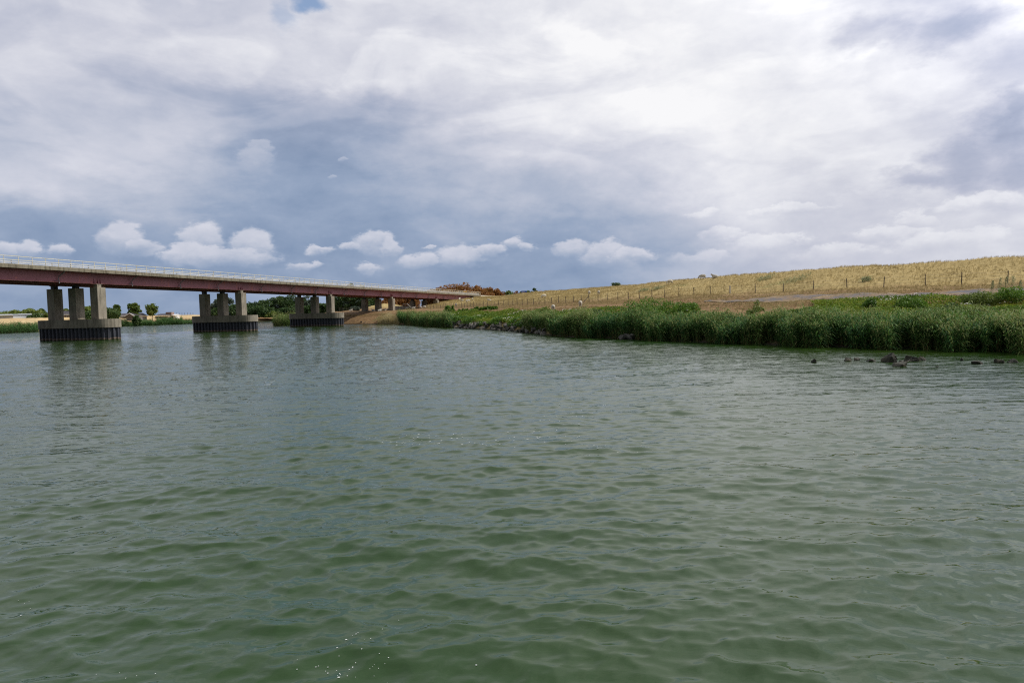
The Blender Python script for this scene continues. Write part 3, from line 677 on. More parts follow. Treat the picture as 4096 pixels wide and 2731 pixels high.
def dike_pts(n, pxa, pxb, i0, f0, i1, f1, dens_px=False):
    """n random points on the dike between profile lines i0+f0 and i1+f1"""
    px = rng.uniform(pxa, pxb, n*3)
    Y = lambda i, f: np.interp(px, PSX, TAB[:, i, 0])*(1-f)+np.interp(px, PSX, TAB[:, min(i+1, TAB.shape[1]-1), 0])*f
    ya, yb = Y(i0, f0), Y(i1, f1); w = (yb-ya)*(ya+yb); keep = rng.uniform(0, w.max(), n*3) < w
    px, ya, yb = px[keep][:n], ya[keep][:n], yb[keep][:n]
    yy = np.sqrt(rng.uniform(ya**2, yb**2)); xx = (px-2048)/F_PX*yy
    zz = np.array([drop(float(a), float(b)) for a, b in zip(xx, yy)])
    return np.stack([xx, yy, zz], 1), px
def lowfreq(P_, s, seed=0):
    r_ = np.random.default_rng(seed); o_ = np.zeros(len(P_))
    for k in range(7):
        a = r_.uniform(0, 6.28); f = s*r_.uniform(0.5, 2.2); o_ += np.sin((P_[:, 0]*math.cos(a)+P_[:, 1]*math.sin(a))*f+r_.uniform(0, 6.28))
    return o_/7

# dry grass over the dike: one thick stand of tufts nobody could count
def grass(name, label, n, reg, hmin, hmax, w, mat, tb=0.45, sp=0.16, lean=0.25, clump=0.0, tuft=4):
    P_, px = dike_pts(n, *reg)
    lf = lowfreq(P_, 0.35, 5); keep = rng.uniform(-1, 1, len(P_)) < 0.55+lf*1.6; P_ = P_[keep]; lf = lf[keep]; lf = 0.5*lf+0.5*lowfreq(P_*np.array([1, 0.45, 1]), 1.5, 8)
    m_ = len(P_); B_ = np.repeat(P_, tuft, 0)+np.concatenate([rng.normal(0, 0.07, (m_*tuft, 2)), np.full((m_*tuft, 1), -0.03)], 1)
    k = len(B_); h = rng.uniform(hmin, hmax, k)*np.repeat(0.85+0.5*np.clip(lf, -.5, .8), tuft)
    ln = rng.normal(0, lean, (k, 2))*h[:, None]+np.array([[0.12, -0.02]])*h[:, None]
    V, Fq = blades(B_, h, rng.uniform(0.6, 1.3, k)*w, ln, 2, rng.uniform(-0.7, 0.7, k))
    t = np.clip(tb+rng.normal(0, sp, m_)+lf*0.25, 0, 1); t = np.repeat(t, tuft*6)
    o = mesh_np(name, V, Fq, mat, tint=t); tag(o, label, 'grass', kind='stuff'); return o
grass('dry_grass', 'dry straw coloured grass covering the dike slope up to its crest', 85000, (1700, 4500, 5, 0.9, 9, 0.1), 0.15, 0.42, 0.026, M_straw, lean=0.13)
grass('trampled_grass', 'short brown trampled grass below the fence', 16000, (1330, 4400, 3, 0.8, 4, 0.1), 0.06, 0.24, 0.03, M_straw, tb=0.3)
grass('trampled_grass', 'ragged yellow grass growing over the edge of the grey strip', 15000, (1900, 4400, 4, 0.85, 5, 0.95), 0.08, 0.30, 0.03, M_straw, tb=0.35)
grass('trampled_grass', 'sparse dead grass litter on the grey strip', 6000, (2600, 4400, 4, 0.0, 4, 0.9), 0.04, 0.2, 0.03, M_straw, tb=0.15, lean=0.8)
grass('pale_reed_grass', 'pale dry grass at the water edge below the bare bank', 2600, (1515, 1600, 2, 0.0, 2, 1.0), 0.8, 1.7, 0.05, M_straw, tb=0.7, lean=0.1, tuft=5)

# reeds
def reeds(name, label, n, pxa, pxb, depth0, depth1, hmin, hmax, leaves=7, base=None, leafw=0.030, pale=0.0, fringe=False, mats=None):
    if base is None:
        px = rng.uniform(pxa, pxb, n); wy = np.interp(px, PSX, TAB[:, 2, 0]); wig = 0.9*np.sin(px*0.021)+0.7*np.sin(px*0.047+1)+0.4*np.sin(px*0.13)
        yy = wy+rng.uniform(depth0, depth1, n)**1.0+wig*0.6; xx = (px-2048)/F_PX*yy
        zz = np.array([drop(float(a), float(b)) for a, b in zip(xx, yy)]); P_ = np.stack([xx, yy, np.maximum(zz, -0.35)], 1)
    else: P_ = base; n = len(P_)
    lf = lowfreq(P_, 0.8, 9); lf2 = lowfreq(P_, 2.5, 4)
    H = rng.uniform(hmin, hmax, n)*(1+0.34*lf+0.26*lf2+0.30*lowfreq(P_, 0.25, 31))*rng.choice([1, 1, 0.9, 0.65, 0.45, 1.1], n)
    if base is None: H = H*np.clip(1.0-0.10*(yy-wy), 0.6, 1.05)
    H = H*(0.78+0.22*smooth(0, 1.6, 2.2-np.abs(0))) if False else H
    lean = np.stack([rng.normal(-0.12, 0.12, n)+0.34*lf2, rng.normal(-0.05, 0.10, n)], 1)*H[:, None]
    V1, F1 = blades(P_, H, np.full(n, 0.022), lean, 3, rng.uniform(-0.5, 0.5, n), 0.3)
    t1 = np.tile(np.repeat(np.linspace(0, 1, 4), 2), n)
    # leaves set up the stem, arching over to the side
    s = np.tile(np.linspace(0.08, 0.97, leaves), n)+rng.uniform(-0.05, 0.05, n*leaves); id_ = np.repeat(np.arange(n), leaves)
    ls = s**1.6; Hh = np.hypot(lean[:, 0], lean[:, 1])
    at = P_[id_]+np.stack([lean[id_, 0]*ls, lean[id_, 1]*ls, H[id_]*s-0.3*s**3*Hh[id_]], 1)
    k = n*leaves; ang = rng.uniform(0, 2*math.pi, k); L_ = rng.uniform(0.40, 0.90, k)*(1.2-0.45*s)
    drift = np.stack([np.cos(ang)*L_*0.75+0.14, np.sin(ang)*L_*0.6-0.02], 1)
    V2, F2 = blades(at, L_*rng.uniform(0.25, 0.85, k), rng.uniform(0.7, 1.3, k)*leafw, drift, 3, ang+math.pi/2+rng.normal(0, .5, k), 0.75)
    tl = np.clip(0.45+0.35*lf[id_]+0.25*lf2[id_]+rng.normal(0, 0.2, k)+0.25*(s-0.5)+pale+(0.22*smooth(3150, 3900, P_[id_, 0]/P_[id_, 1]*F_PX+2048)*(0.5+0.6*np.clip((yy-wy)[id_]/3, 0, 1)) if base is None else 0), 0, 1); t2 = np.repeat(tl, 8)
    dead = np.where(rng.uniform(size=n) < 0.035)[0]; t2 = t2.reshape(n, -1); t2[dead] = 1.0; t2 = t2.ravel()
    parts = [(V2, F2, t2)]
    # flowering plumes on some stems
    pl = np.where(rng.uniform(size=n) < 0.14)[0]; 
    top = P_[pl]+np.stack([lean[pl, 0], lean[pl, 1], H[pl]-0.3*Hh[pl]], 1)-np.array([0, 0, 0.05]); q = np.repeat(top, 3, 0); k3 = len(q)
    V3, F3 = blades(q, rng.uniform(0.18, 0.34, k3), rng.uniform(0.03, 0.05, k3), rng.normal(0, 0.06, (k3, 2))+np.array([[-0.10, 0.0]]), 3, rng.uniform(0, 3, k3), 0.4)
    parts.append((V3, F3, np.full(len(V3), 1.0)))
    V, Fq, t = cat((V1, F1, t1), *parts)
    mi = np.concatenate([np.ones(len(F1), int), np.zeros(len(F2), int), np.zeros(len(F3), int)])
    o = mesh_np(name, V, Fq, None, tint=t, mats=mats or [M_reed, M_reed_stem], midx=mi); tag(o, label, 'reeds', kind='stuff'); return o
reeds('reed_bed', 'dense dark green reeds standing in the water along the right bank', 24000, 2330, 4700, -0.6, 3.4, 1.6, 2.05, leafw=0.050)
reeds('reed_bed', 'blue green reed clump at the waterline right of the tumbled stones', 4200, 2100, 2350, 0.2, 4.6, 1.9, 2.4, pale=0.16, leafw=0.05)
reeds('reed_bed', 'reed clump ending the green bank left of the tumbled stones', 5200, 1597, 1810, -0.8, 5.0, 2.0, 2.7, leafw=0.06, pale=0.14)
# little reed island behind the third pier
q = rng.uniform(size=(1500, 2)); a_ = q[:, 0]*6.283; r_ = np.sqrt(q[:, 1]); cx_, cy_ = at_Y(1150, 172)
isl = np.stack([cx_+r_*np.cos(a_)*3.2, cy_+r_*np.sin(a_)*4, np.full(1500, 0.0)], 1)
reeds('reed_bed', 'small clump of pale topped reeds on its own between second and third pier', 0, 0, 0, 0, 0, 2.2, 2.8, base=isl, leafw=0.07, pale=0.25)
# far bank reeds
def far_reeds(pxa, pxb, n, h0, h1, label, dep=6):
    px = rng.uniform(pxa, pxb, n); pl = sorted(TL); wy = np.interp(px, pl, [TL[p][1][0] for p in pl]); yy = wy+rng.uniform(-1, dep, n); xx = (px-2048)/F_PX*yy
    zz = np.array([max(0, drop(float(a), float(b), bvh_l)) for a, b in zip(xx, yy)])
    hump = 0.75+0.5*np.abs(np.sin(px*0.022+0.4))*np.abs(np.sin(px*0.009))+0.25*np.sin(px*0.07)
    return reeds('reed_bed', label, 0, 0, 0, 0, 0, h0, h1, base=np.stack([xx*1.0, yy, zz+0*hump], 1), leafw=0.10, leaves=5, pale=0.05, mats=[M_freed, M_reed_stem])
far_reeds(-250, 160, 3800, 1.5, 1.9, 'green reed strip along the far left bank before the first pier')
far_reeds(478, 800, 4000, 0.6, 1.3, 'low green reeds lining the far bank between first and second pier', 5)
far_reeds(632, 735, 1500, 1.7, 2.3, 'taller hump of green reeds on the far bank left of the second pier', 5)
far_reeds(566, 612, 700, 1.3, 1.8, 'small hump of green reeds on the far bank below the wind blown tree', 5)

# weeds, brambles and umbels between the reeds and the dike foot
def weeds(name, label, n, reg, hmean, leaf, mat, tb, thr=-2, seed=2, flower=0, fl_label=None):
    P_, px = dike_pts(n, *reg); lf = lowfreq(P_, 0.55, seed); lf2 = lowfreq(P_, 2.1, seed+1); keep = (lf > thr) & ((lf > -0.55+(3500-px)/700) | (px < 2760)); P_, lf, lf2 = P_[keep], lf[keep], lf2[keep]
    m_ = len(P_); hh = hmean*np.clip(0.75+0.75*lf+0.45*lf2, 0.15, 2.0)
    C = P_+np.stack([rng.normal(0, .05, m_), rng.normal(0, .05, m_), hh*rng.uniform(0.25, 1.0, m_)**0.6], 1)
    t = np.clip(tb+0.45*lowfreq(P_, 0.4, seed+5)+0.2*lf2+rng.normal(0, 0.13, m_), 0, 1)
    V, Fq, tt = leafcards(C, leaf, t, 0.7); o = mesh_np(name, V, Fq, mat, tint=tt); tag(o, label, 'weeds', kind='stuff')
    if flower:
        j = np.where((lowfreq(P_, 0.7, seed+9) > 0.28))[0]; j = rng.permutation(j)[:flower]
        Cf = P_[j]+np.stack([0*hh[j], 0*hh[j], hh[j]*1.02+0.08], 1); n_ = len(Cf); ang = np.linspace(0, 2*math.pi, 7)[:-1]
        s_ = rng.uniform(0.035, 0.085, n_)
        Vf = (Cf[:, None, :]+np.stack([np.cos(ang)[None]*s_[:, None], np.sin(ang)[None]*s_[:, None], rng.uniform(-.02, .02, (n_, 6))], -1)).reshape(-1, 3)
        o = mesh_np('wild_flowers', Vf, np.arange(6*n_).reshape(n_, 6), M_flower); tag(o, fl_label, 'flowers', kind='stuff')
weeds('bank_weeds', 'bright yellow green weeds behind the reeds of the right bank', 90000, (2700, 4600, 2, 0.75, 3, 0.88), 0.52, 0.075, M_weed, 0.42, flower=380, fl_label='white umbel flowers scattered through the weeds at right')
weeds('bank_weeds', 'brambly green weeds with white blossom above the tumbled stones', 42000, (1800, 2700, 2, 0.75, 3, 0.75), 0.60, 0.10, M_weed, 0.36, flower=480, fl_label='white blossom on the brambles above the tumbled stones', seed=12)
weeds('bank_weeds', 'tangled low green plants at the foot of the reeds', 22000, (1640, 2330, 2, 0.3, 3, 0.2), 0.75, 0.11, M_bush, 0.35, thr=0.0, seed=22)

# ---- bushes and trees as things
def crown_cloud(n, rad, hgt, z0, nclump, cr, shape='round', holes=0.0):
    """leaf centres gathered in clumps over an uneven crown"""
    g = rng.normal(size=(nclump, 3)); g /= np.linalg.norm(g, axis=1, keepdims=True); rr = rng.uniform(0.35, 1.0, nclump)**0.5
    c = g*rr[:, None]*np.array([rad, rad, hgt/2])
    zf = (c[:, 2]/(hgt/2)+1)/2
    if shape == 'cone': f = np.clip(1.25-zf*1.0, 0.15, 1.1)
    elif shape == 'egg': f = np.clip(1.1-zf*0.55, 0.3, 1.1)
    elif shape == 'top': f = np.clip(0.45+zf*0.75, 0.3, 1.15)
    else: f = np.ones(nclump)
    c[:, :2] *= f[:, None]; c *= rng.uniform(0.8, 1.15, (nclump, 1))
    tc_ = rng.normal(0, 0.16, nclump)
    k = rng.integers(0, nclump, n); d = rng.normal(size=(n, 3)); d /= np.linalg.norm(d, axis=1, keepdims=True)
    C = c[k]+d*(rng.uniform(0.2, 1, n)**0.4)[:, None]*cr*np.array([1, 1, 0.75])
    return C+np.array([0, 0, z0+hgt/2]), tc_[k], c+np.array([0, 0, z0+hgt/2])
def plant(name, label, category, pos, rad, hgt, z0, mat, n, leaf, nclump=26, cr=None, shape='round', trunk=True, group=None, tb=0.5, tr=0.12, up=0.3, skew=(0, 0)):
    o = empty(name, pos); tag(o, label, category, group)
    C, tcl, cc = crown_cloud(n, rad, hgt, z0, nclump, cr or rad*0.36, shape); C = C[C[:, 2] > 0.02] if len(C) else C; tcl = tcl[:len(C)]
    C[:, 0] += (C[:, 2]-z0)*skew[0]
    V, Fq, t = leafcards(C, leaf, np.clip(tb+tcl+rng.normal(0, 0.12, len(C)), 0, 1), up)
    cr_o = mesh_np('crown' if trunk else 'foliage', V, Fq, mat, o, tint=t)
    mb = MB(); top = z0+hgt*0.55
    mb.tube([(0, 0, -0.3), (rad*0.03, 0, z0*0.6+0.1), (rad*0.08, 0, top)], tr, 7, tr*0.35)
    for c in cc[rng.permutation(len(cc))[:7]]:
        s_ = rng.uniform(0.3, 0.8); a = Vector((rad*0.05, 0, z0*0.6+(top-z0*0.6)*s_*0.8)); e = Vector((float(c[0]), float(c[1]), float(c[2])))
        if e.z > a.z: mb.tube([a, a.lerp(e, 0.5)+Vector((0, 0, 0.1*rad)), e], tr*0.35, 5, tr*0.08)
    mb.build('trunk' if trunk else 'stem', M_bark, o)
    return o
def on(px, Yd, bvh): x, y = at_Y(px, Yd); return Vector((x, y, drop(x, y, bvh)))
def size_px(n_px, Yd): return n_px*Yd/F_PX

# bushes on the dike foot, by where they grow
G_B = 'green bushes on the dike foot'
def bush(px, ytop, ybase, wpx, Yd, label, mat=M_bush, n=2600, leaf=0.085, name='green_bush', shape='round', bvh=bvh_d, tb=0.5, group=None, cat_='bush'):
    p = on(px, Yd, bvh); ztop = 3+(yh(px)-ytop)*Yd/F_PX; h = max(0.5, ztop-p.z); r = size_px(wpx/2, Yd)
    return plant(name, label, cat_, p, r, h*1.0, 0.0, mat, n, leaf, nclump=22, cr=min(r, h)*0.42, shape=shape, trunk=False, tb=tb, tr=0.04, group=group)
bush(2620, 1206, 1262, 200, 62, 'big bright green bush with white blossom above the reeds', n=7000, leaf=0.07)
bush(2745, 1212, 1250, 110, 64, 'green bush beside the big blossoming bush above the reeds', n=3500, leaf=0.07)
bush(1925, 1228, 1262, 80, 122, 'rounded deep green bush left of the stones', n=3500, leaf=0.11)
bush(1965, 1226, 1260, 62, 124, 'deep green bush touching the rounded bush on its right', n=2600, leaf=0.11)
bush(1855, 1241, 1258, 48, 130, 'small low green bush between sapling and rounded bush', n=1500, leaf=0.11)
bush(1797, 1218, 1262, 36, 128, 'leafy young sapling standing above the reed clump', n=1500, leaf=0.11, name='sapling', cat_='sapling', shape='egg')
bush(1814, 1222, 1262, 20, 129, 'thin sapling just right of the leafy one', n=700, leaf=0.11, name='sapling', cat_='sapling', shape='egg')
bush(1728, 1247, 1262, 34, 134, 'yellow green bush poking above the reed clump', n=800, leaf=0.11, mat=M_lime)
bush(2170, 1232, 1262, 66, 84, 'leggy green bush behind the blue green reed clump', n=1600, leaf=0.08, mat=M_lime)
bush(2370, 1238, 1275, 90, 68, 'dark green shrub standing among the reeds', n=2600, leaf=0.08, mat=M_dark, tb=0.7)
bush(1952, 1262, 1300, 34, 108, 'bright green shrub growing through the stones', n=1200, leaf=0.09)
bush(2015, 1280, 1318, 46, 94, 'low green shrub at the foot of the stones', n=1300, leaf=0.08)
bush(3020, 1210, 1240, 60, 56, 'tall leafy weed clump above the middle of the reeds', n=1300, leaf=0.06, mat=M_lime)
bush(3650, 1192, 1245, 100, 50, 'bright green bush behind the reeds below the grey strip', n=3600, leaf=0.055)
bush(3480, 1196, 1240, 70, 51, 'bluish green leafy bush behind the reeds', n=2200, leaf=0.055, mat=M_bush, tb=0.3)
bush(3930, 1168, 1230, 120, 49, 'wide green bush below the last fence posts', n=3600, leaf=0.055, mat=M_lime)
bush(4060, 1160, 1230, 120, 48, 'green thicket at the right edge of the photo', n=3600, leaf=0.055)
bush(3800, 1222, 1262, 170, 44, 'low dark hollowed mound of grass behind the reeds', n=3500, leaf=0.05, mat=M_dark, tb=0.6)
G_T = 'tall grey green stalks by the fence end'
for px, yt, w in ((3997, 1112, 24), (4022, 1106, 20), (4048, 1104, 26), (3966, 1122, 14), (4078, 1122, 18)):
    p = on(px, 50, bvh_d); h = 3+(yh(px)-yt)*50/F_PX-p.z; n = 430
    s_ = rng.uniform(0.05, 1, n); C = np.stack([rng.normal(0, size_px(w/2.4, 50), n)*(1.15-s_)+0.12*s_, rng.normal(0, .25, n)*(1.1-s_), s_*h], 1)
    V, Fq, t = leafcards(C, 0.034, np.clip(0.9+rng.normal(0, .15, n), 0, 1), 0.8); o = empty('tall_weed', p); mesh_np('foliage', V, Fq, M_pale, o, tint=t)
    tag(o, 'tall grey green weed stalk rising in front of the fence end', 'plant', G_T)
    MB().tube([(0, 0, -.1), (0.02, 0, h*0.95)], 0.015, 5, 0.006).build('stem', M_reed_stem, o)
for px, py, w, lab in ((3060, 1120, 60, 'greyish weed patch high on the dry slope, right of the crest sheep'), (3190, 1122, 90, 'broad greyish weed patch high on the dry slope'), (3466, 1124, 34, 'small pale green weed patch above the fence at right'),
                   (2630, 1158, 40, 'pale green thistle patch on the slope, left of the fence post by the grazing sheep'), (2575, 1165, 36, 'faint green thistle patch low on the slope')):
    p = hit(px, py); Yd = p.y; w_ = size_px(w, Yd); n = 460
    C = np.stack([rng.normal(0, w_*0.33, n), rng.normal(0, w_*0.3, n), rng.uniform(0.05, 0.5, n)], 1)
    C[:, 2] += np.array([drop(p.x+float(a), p.y+float(b))-p.z for a, b in C[:, :2]])
    V, Fq, t = leafcards(C, 0.07, np.clip(0.75+rng.normal(0, .2, n), 0, 1), 0.8); o = mesh_np('weed_patch', V, Fq, M_pale, tint=t); o.location = p; tag(o, lab, 'weeds', kind='stuff')
bush(2470, 1131, 1140, 36, 150, 'small dark bush peeking over the dike crest', mat=M_dark, n=700, leaf=0.12, tb=0.8)

# trees beyond the bridge
def tree(px, Yd, ytop, wpx, mat, label, shape='round', bare=0.18, n=2600, leaf=None, nclump=40, bvh=bvh_l, name='tree', group=None, tb=0.5, crf=0.40, skew=(0, 0), zb=None):
    p = on(px, Yd, bvh) if zb is None else Vector((*at_Y(px, Yd), zb)); ztop = 3+(yh(px)-ytop)*Yd/F_PX; H_ = ztop-p.z; r = size_px(wpx/2, Yd)
    return plant(name, label, 'tree', p, r*0.95, H_*(1-bare)*0.97, H_*bare, mat, int(n*1.2), leaf or Yd*0.00125, nclump=nclump, cr=r*crf, shape=shape, tr=0.02*H_+0.05, group=group, tb=tb, skew=skew)
tree(474, 262, 1213, 33, M_lime, 'egg shaped green tree behind the house, leftmost of three lone trees', 'egg', 0.2, tb=0.3)
tree(544, 266, 1211, 42, M_lime, 'round green tree above the white gabled house', 'round', 0.24, tb=0.3)
tree(613, 270, 1217, 46, M_lime, 'wind blown flat topped tree with a thin trunk, rightmost of three', 'top', 0.3, n=1700, tb=0.55)
tree(551, 243, 1257, 34, M_dark, 'dark conical shrub growing on the far bank by the water', 'cone', 0.02, name='dark_shrub', n=2200, tb=0.45)
bush(494, 1282, 1297, 44, 238, 'dark bush by the far waterline beside the first pier', mat=M_dark, bvh=bvh_l, n=900, leaf=0.28)
bush(675, 1271, 1284, 34, 262, 'rounded dark bush on the far bank slope', mat=M_dark, bvh=bvh_l, n=900, leaf=0.28)
bush(752, 1284, 1296, 30, 262, 'dark bush at the far bank against the second pier', mat=M_dark, bvh=bvh_l, n=700, leaf=0.28)
G_L = 'garden trees behind the far left bank'
for px, Yd, yt, w, mt_, lab in ((20, 250, 1257, 70, M_lime, 'low pale tree behind the white roofed shed at the left edge'), (44, 255, 1252, 50, M_lime, 'low rounded tree just right of the white roofed shed'),
        (75, 240, 1242, 46, M_lime, 'yellow green tree over the small white shed'), (75, 222, 1258, 44, M_dark, 'dark bush in front of the yellow green tree'), (115, 243, 1240, 52, M_lime, 'broad yellow green tree left of the farmhouse'),
        (140, 238, 1244, 46, M_lime, 'leafy tree close to the farmhouse gable'), (155, 222, 1260, 46, M_dark, 'low dark hedge bush before the farmhouse'), (172, 250, 1239, 28, M_dark, 'dark round tree rising behind the farmhouse roof'),
        (194, 222, 1258, 20, M_lime, 'small tree at the farmhouse corner'), (262, 255, 1237, 30, M_lime, 'pale tree behind the farmhouse chimney'),
        (348, 235, 1228, 32, M_lime, 'tall yellow green tree right of the farmhouse'), (368, 238, 1226, 40, M_lime, 'yellow green tree beside the third column'), (352, 222, 1252, 60, M_dark, 'dark hedge below the yellow green trees'),
        (425, 262, 1226, 22, M_dark, 'dark tree just right of the third column'), (440, 255, 1240, 50, M_dark, 'dark hedge left of the three lone trees'), (462, 250, 1250, 30, M_dark, 'low dark bush below the egg shaped tree')):
    tree(px, Yd, yt-2, w*1.35, mt_, lab, 'round', 0.03, n=2600, nclump=30, tb=0.6, group=G_L, crf=0.45)
# the wood behind the piers
G_W = 'trees of the dark wood beyond the bridge'
wood = [(865, 302, 1200, 40, M_gwil), (905, 300, 1179, 70, M_gwil), (850, 292, 1232, 50, M_dark), (880, 290, 1226, 60, M_dark), (925, 290, 1224, 70, M_dark), (985, 294, 1212, 60, M_dark), (1020, 300, 1207, 64, M_dark),
        (1050, 304, 1200, 66, M_dark), (1085, 306, 1196, 74, M_dark), (1120, 308, 1181, 80, M_gwil), (1150, 304, 1186, 76, M_dark), (1185, 304, 1181, 80, M_dark), (1220, 308, 1183, 70, M_gwil), (1248, 306, 1188, 60, M_gwil),
        (1285, 304, 1212, 50, M_dark), (1310, 304, 1218, 50, M_dark), (1010, 290, 1236, 64, M_dark), (1060, 290, 1226, 84, M_dark), (1115, 290, 1250, 80, M_lime), (1150, 290, 1236, 70, M_dark), (1200, 292, 1224, 90, M_dark), (1250, 292, 1222, 60, M_dark),
        (1080, 288, 1262, 60, M_lime)]
for px, Yd, yt, w, mt_ in wood:
    lab = {'grey_willow_leaves': 'grey green willow standing in the wood beyond the bridge', 'yellow_green_leaves': 'yellow green bush at the edge of the wood by the water'}.get(mt_.name, 'dark green tree of the wood beyond the bridge piers')
    tree(px, Yd, yt, w, mt_, lab, 'round', 0.02, n=2300, nclump=30, tb=0.38 if mt_ is M_dark else 0.5, group=G_W, zb=1.6)
wood2 = [(1345, 296, 1190, 60, M_dark), (1375, 290, 1176, 70, M_dark), (1405, 262, 1131, 56, M_dark), (1420, 285, 1175, 80, M_gwil), (1465, 262, 1128, 60, M_dark), (1455, 280, 1176, 70, M_gwil), (1490, 284, 1180, 60, M_dark)]
for px, Yd, yt, w, mt_ in wood2:
    lab = 'grey green willow right of the third pier behind the pasture' if mt_ is M_gwil else 'dark tree right of the third pier behind the pasture'
    tree(px, Yd, yt, w, mt_, lab, 'round', 0.03, n=2600, nclump=30, tb=0.4, group='trees behind the pasture under the bridge', zb=2.0)
tree(1425, 208, 1228, 34, M_gwil, 'little grey leaved tree by the pasture fence under the bridge', 'round', 0.2, n=900, bvh=bvh_d)
G_R = 'rusty brown trees beyond the bridge end'
for px, Yd, yt, w in ((1560, 330, 1190, 60), (1600, 335, 1186, 60), (1650, 335, 1184, 70), (1735, 345, 1160, 56), (1765, 345, 1150, 60), (1800, 340, 1146, 66), (1840, 338, 1142, 64), (1870, 334, 1137, 66), (1902, 334, 1142, 56), (1928, 330, 1145, 56), (1958, 330, 1148, 54), (1985, 330, 1156, 50), (2005, 330, 1163, 36), (1890, 328, 1160, 70), (1945, 326, 1163, 70), (1800, 328, 1164, 80)):
    tree(px, Yd, yt, w, M_rust, 'rusty brown autumn tree beyond the bridge end', 'round', 0.05, n=4200, nclump=60, tb=0.5, group=G_R, zb=2.0, crf=0.55)
G_G = 'olive trees behind the dike crest'
for px, yt, w, mt_ in ((2042, 1160, 46, M_lime), (2068, 1166, 44, M_rust), (2096, 1164, 50, M_lime), (2120, 1160, 44, M_lime), (2142, 1158, 36, M_dark), (2175, 1164, 60, M_rust)):
    tree(px, 330, yt, w, mt_, 'rusty tinged low tree behind the dike crest' if mt_ is M_rust else 'olive green low tree behind the dike crest', 'round', 0.05, n=1800, tb=0.35, group=G_G, zb=2.0)

# ------------------------------------------------------------------ stones
M_rock = material('wet_dark_boulder', (0.07, 0.065, 0.05), 0.7, 0.4, vary=(3.0, [(0.35, (0.014, 0.015, 0.009)), (0.55, (0.034, 0.033, 0.018)), (0.72, (0.12, 0.105, 0.065))]), bump=(7, 0.8, 0.06))
M_rip = material('grey_riprap_stone', (0.25, 0.23, 0.2), 0.85, 0.3, vary=(1.6, [(0.35, (0.06, 0.058, 0.05)), (0.55, (0.15, 0.14, 0.12)), (0.72, (0.30, 0.27, 0.22))]), bump=(6, 0.7, 0.05))
def stone_mesh(seed, mat, n=13, flat=0.7):
    r_ = random.Random(seed); b = bmesh.new()
    for i in range(n):
        v = Vector((r_.gauss(0, 1), r_.gauss(0, 1), r_.gauss(0, 1))).normalized()*r_.uniform(0.42, 0.52); b.verts.new((v.x, v.y*0.8, v.z*flat))
    h_ = bmesh.ops.convex_hull(b, input=b.verts); bmesh.ops.delete(b, geom=[e for e in h_['geom_interior'] if isinstance(e, bmesh.types.BMVert)], context='VERTS')
    bmesh.ops.bevel(b, geom=b.edges[:], offset=0.022, segments=1, affect='EDGES'); bmesh.ops.triangulate(b, faces=b.faces)
    bmesh.ops.subdivide_edges(b, edges=b.edges[:], cuts=1, use_grid_fill=True)
    for v in b.verts: v.co += Vector((r_.gauss(0, 1), r_.gauss(0, 1), r_.gauss(0, 1)))*0.008
    me = bpy.data.meshes.new('stone'); b.to_mesh(me); b.free(); me.materials.append(mat); return me
BL = [(3261, 1451, 65, 30, 'small boulder alone at the left end of the boulder row'), (3397, 1444, 100, 32, 'low dark boulder left of a pointed one'), (3430, 1441, 75, 30, 'small pointed boulder touching a low dark one'),
      (3357, 1450, 22, 8, 'tiny stone barely above water left of the low dark boulder'), (3493, 1446, 115, 28, 'long flat boulder left of the biggest boulder'), (3566, 1449, 190, 76, 'biggest boulder, pale topped and angular'),
      (3611, 1466, 175, 52, 'dark flat topped boulder nearest the camera, in front of the row'), (3653, 1446, 165, 68, 'big mossy boulder right of the pale one'), (3694, 1443, 95, 38, 'dark boulder leaning on the mossy boulder'),
      (3610, 1448, 70, 12, 'flat stone just breaking the surface between the big boulders'), (3849, 1442, 32, 20, 'small knob of rock alone in the gap of the row'), (3914, 1457, 135, 30, 'low worn slab of rock awash right of the gap'),
      (4003, 1452, 112, 50, 'rounded dark boulder near the right edge'), (4059, 1451, 115, 30, 'flat ragged boulder closest to the right edge'), (3750, 1468, 34, 10, 'tiny dark stone alone before the row')]
for i, (px, py, w, h, lab) in enumerate(BL):
    w /= 2.78; h /= 2.78; p = at_z(px, py); Yd = p.y; W_ = size_px(w, Yd)*1.1; H_ = size_px(h, Yd)
    o = bpy.data.objects.new('boulder', stone_mesh(40+i, M_rock, 15, 1.0)); COL.objects.link(o)
    zs = H_*4.0; o.scale = (W_*1.12, W_*1.0, zs); o.location = (p.x, p.y+W_*0.25, H_*1.25-zs*0.38); o.rotation_euler = (0, 0, rnd.uniform(-0.4, 0.4)); tag(o, lab, 'boulder', 'boulders in the shallow water')
protos = [stone_mesh(i, M_rip, 12, 0.62) for i in range(7)]
def ripstone(p, s, lab, grp):
    o = bpy.data.objects.new('riprap_stone', protos[rnd.randrange(7)]); COL.objects.link(o); o.location = p; o.scale = (s*rnd.uniform(0.9, 1.5), s, s*rnd.uniform(0.7, 1.1))
    o.rotation_euler = (rnd.uniform(-0.7, 0.7), rnd.uniform(-0.8, 0.8), rnd.uniform(0, 6.28)); tag(o, lab, 'stone', grp)
for i in range(130):
    px = rnd.uniform(1790, 2190); f = rnd.uniform(-0.15, 0.85)**1; a = rail(px, 2); b = rail(px, 3); q = a.lerp(b, f); q.z = max(drop(q.x, q.y), -0.1)+rnd.uniform(-0.05, 0.22); ripstone(q, rnd.uniform(0.6, 1.35), 'grey angular stone in the tumbled revetment left of the reeds', 'tumbled revetment stones')
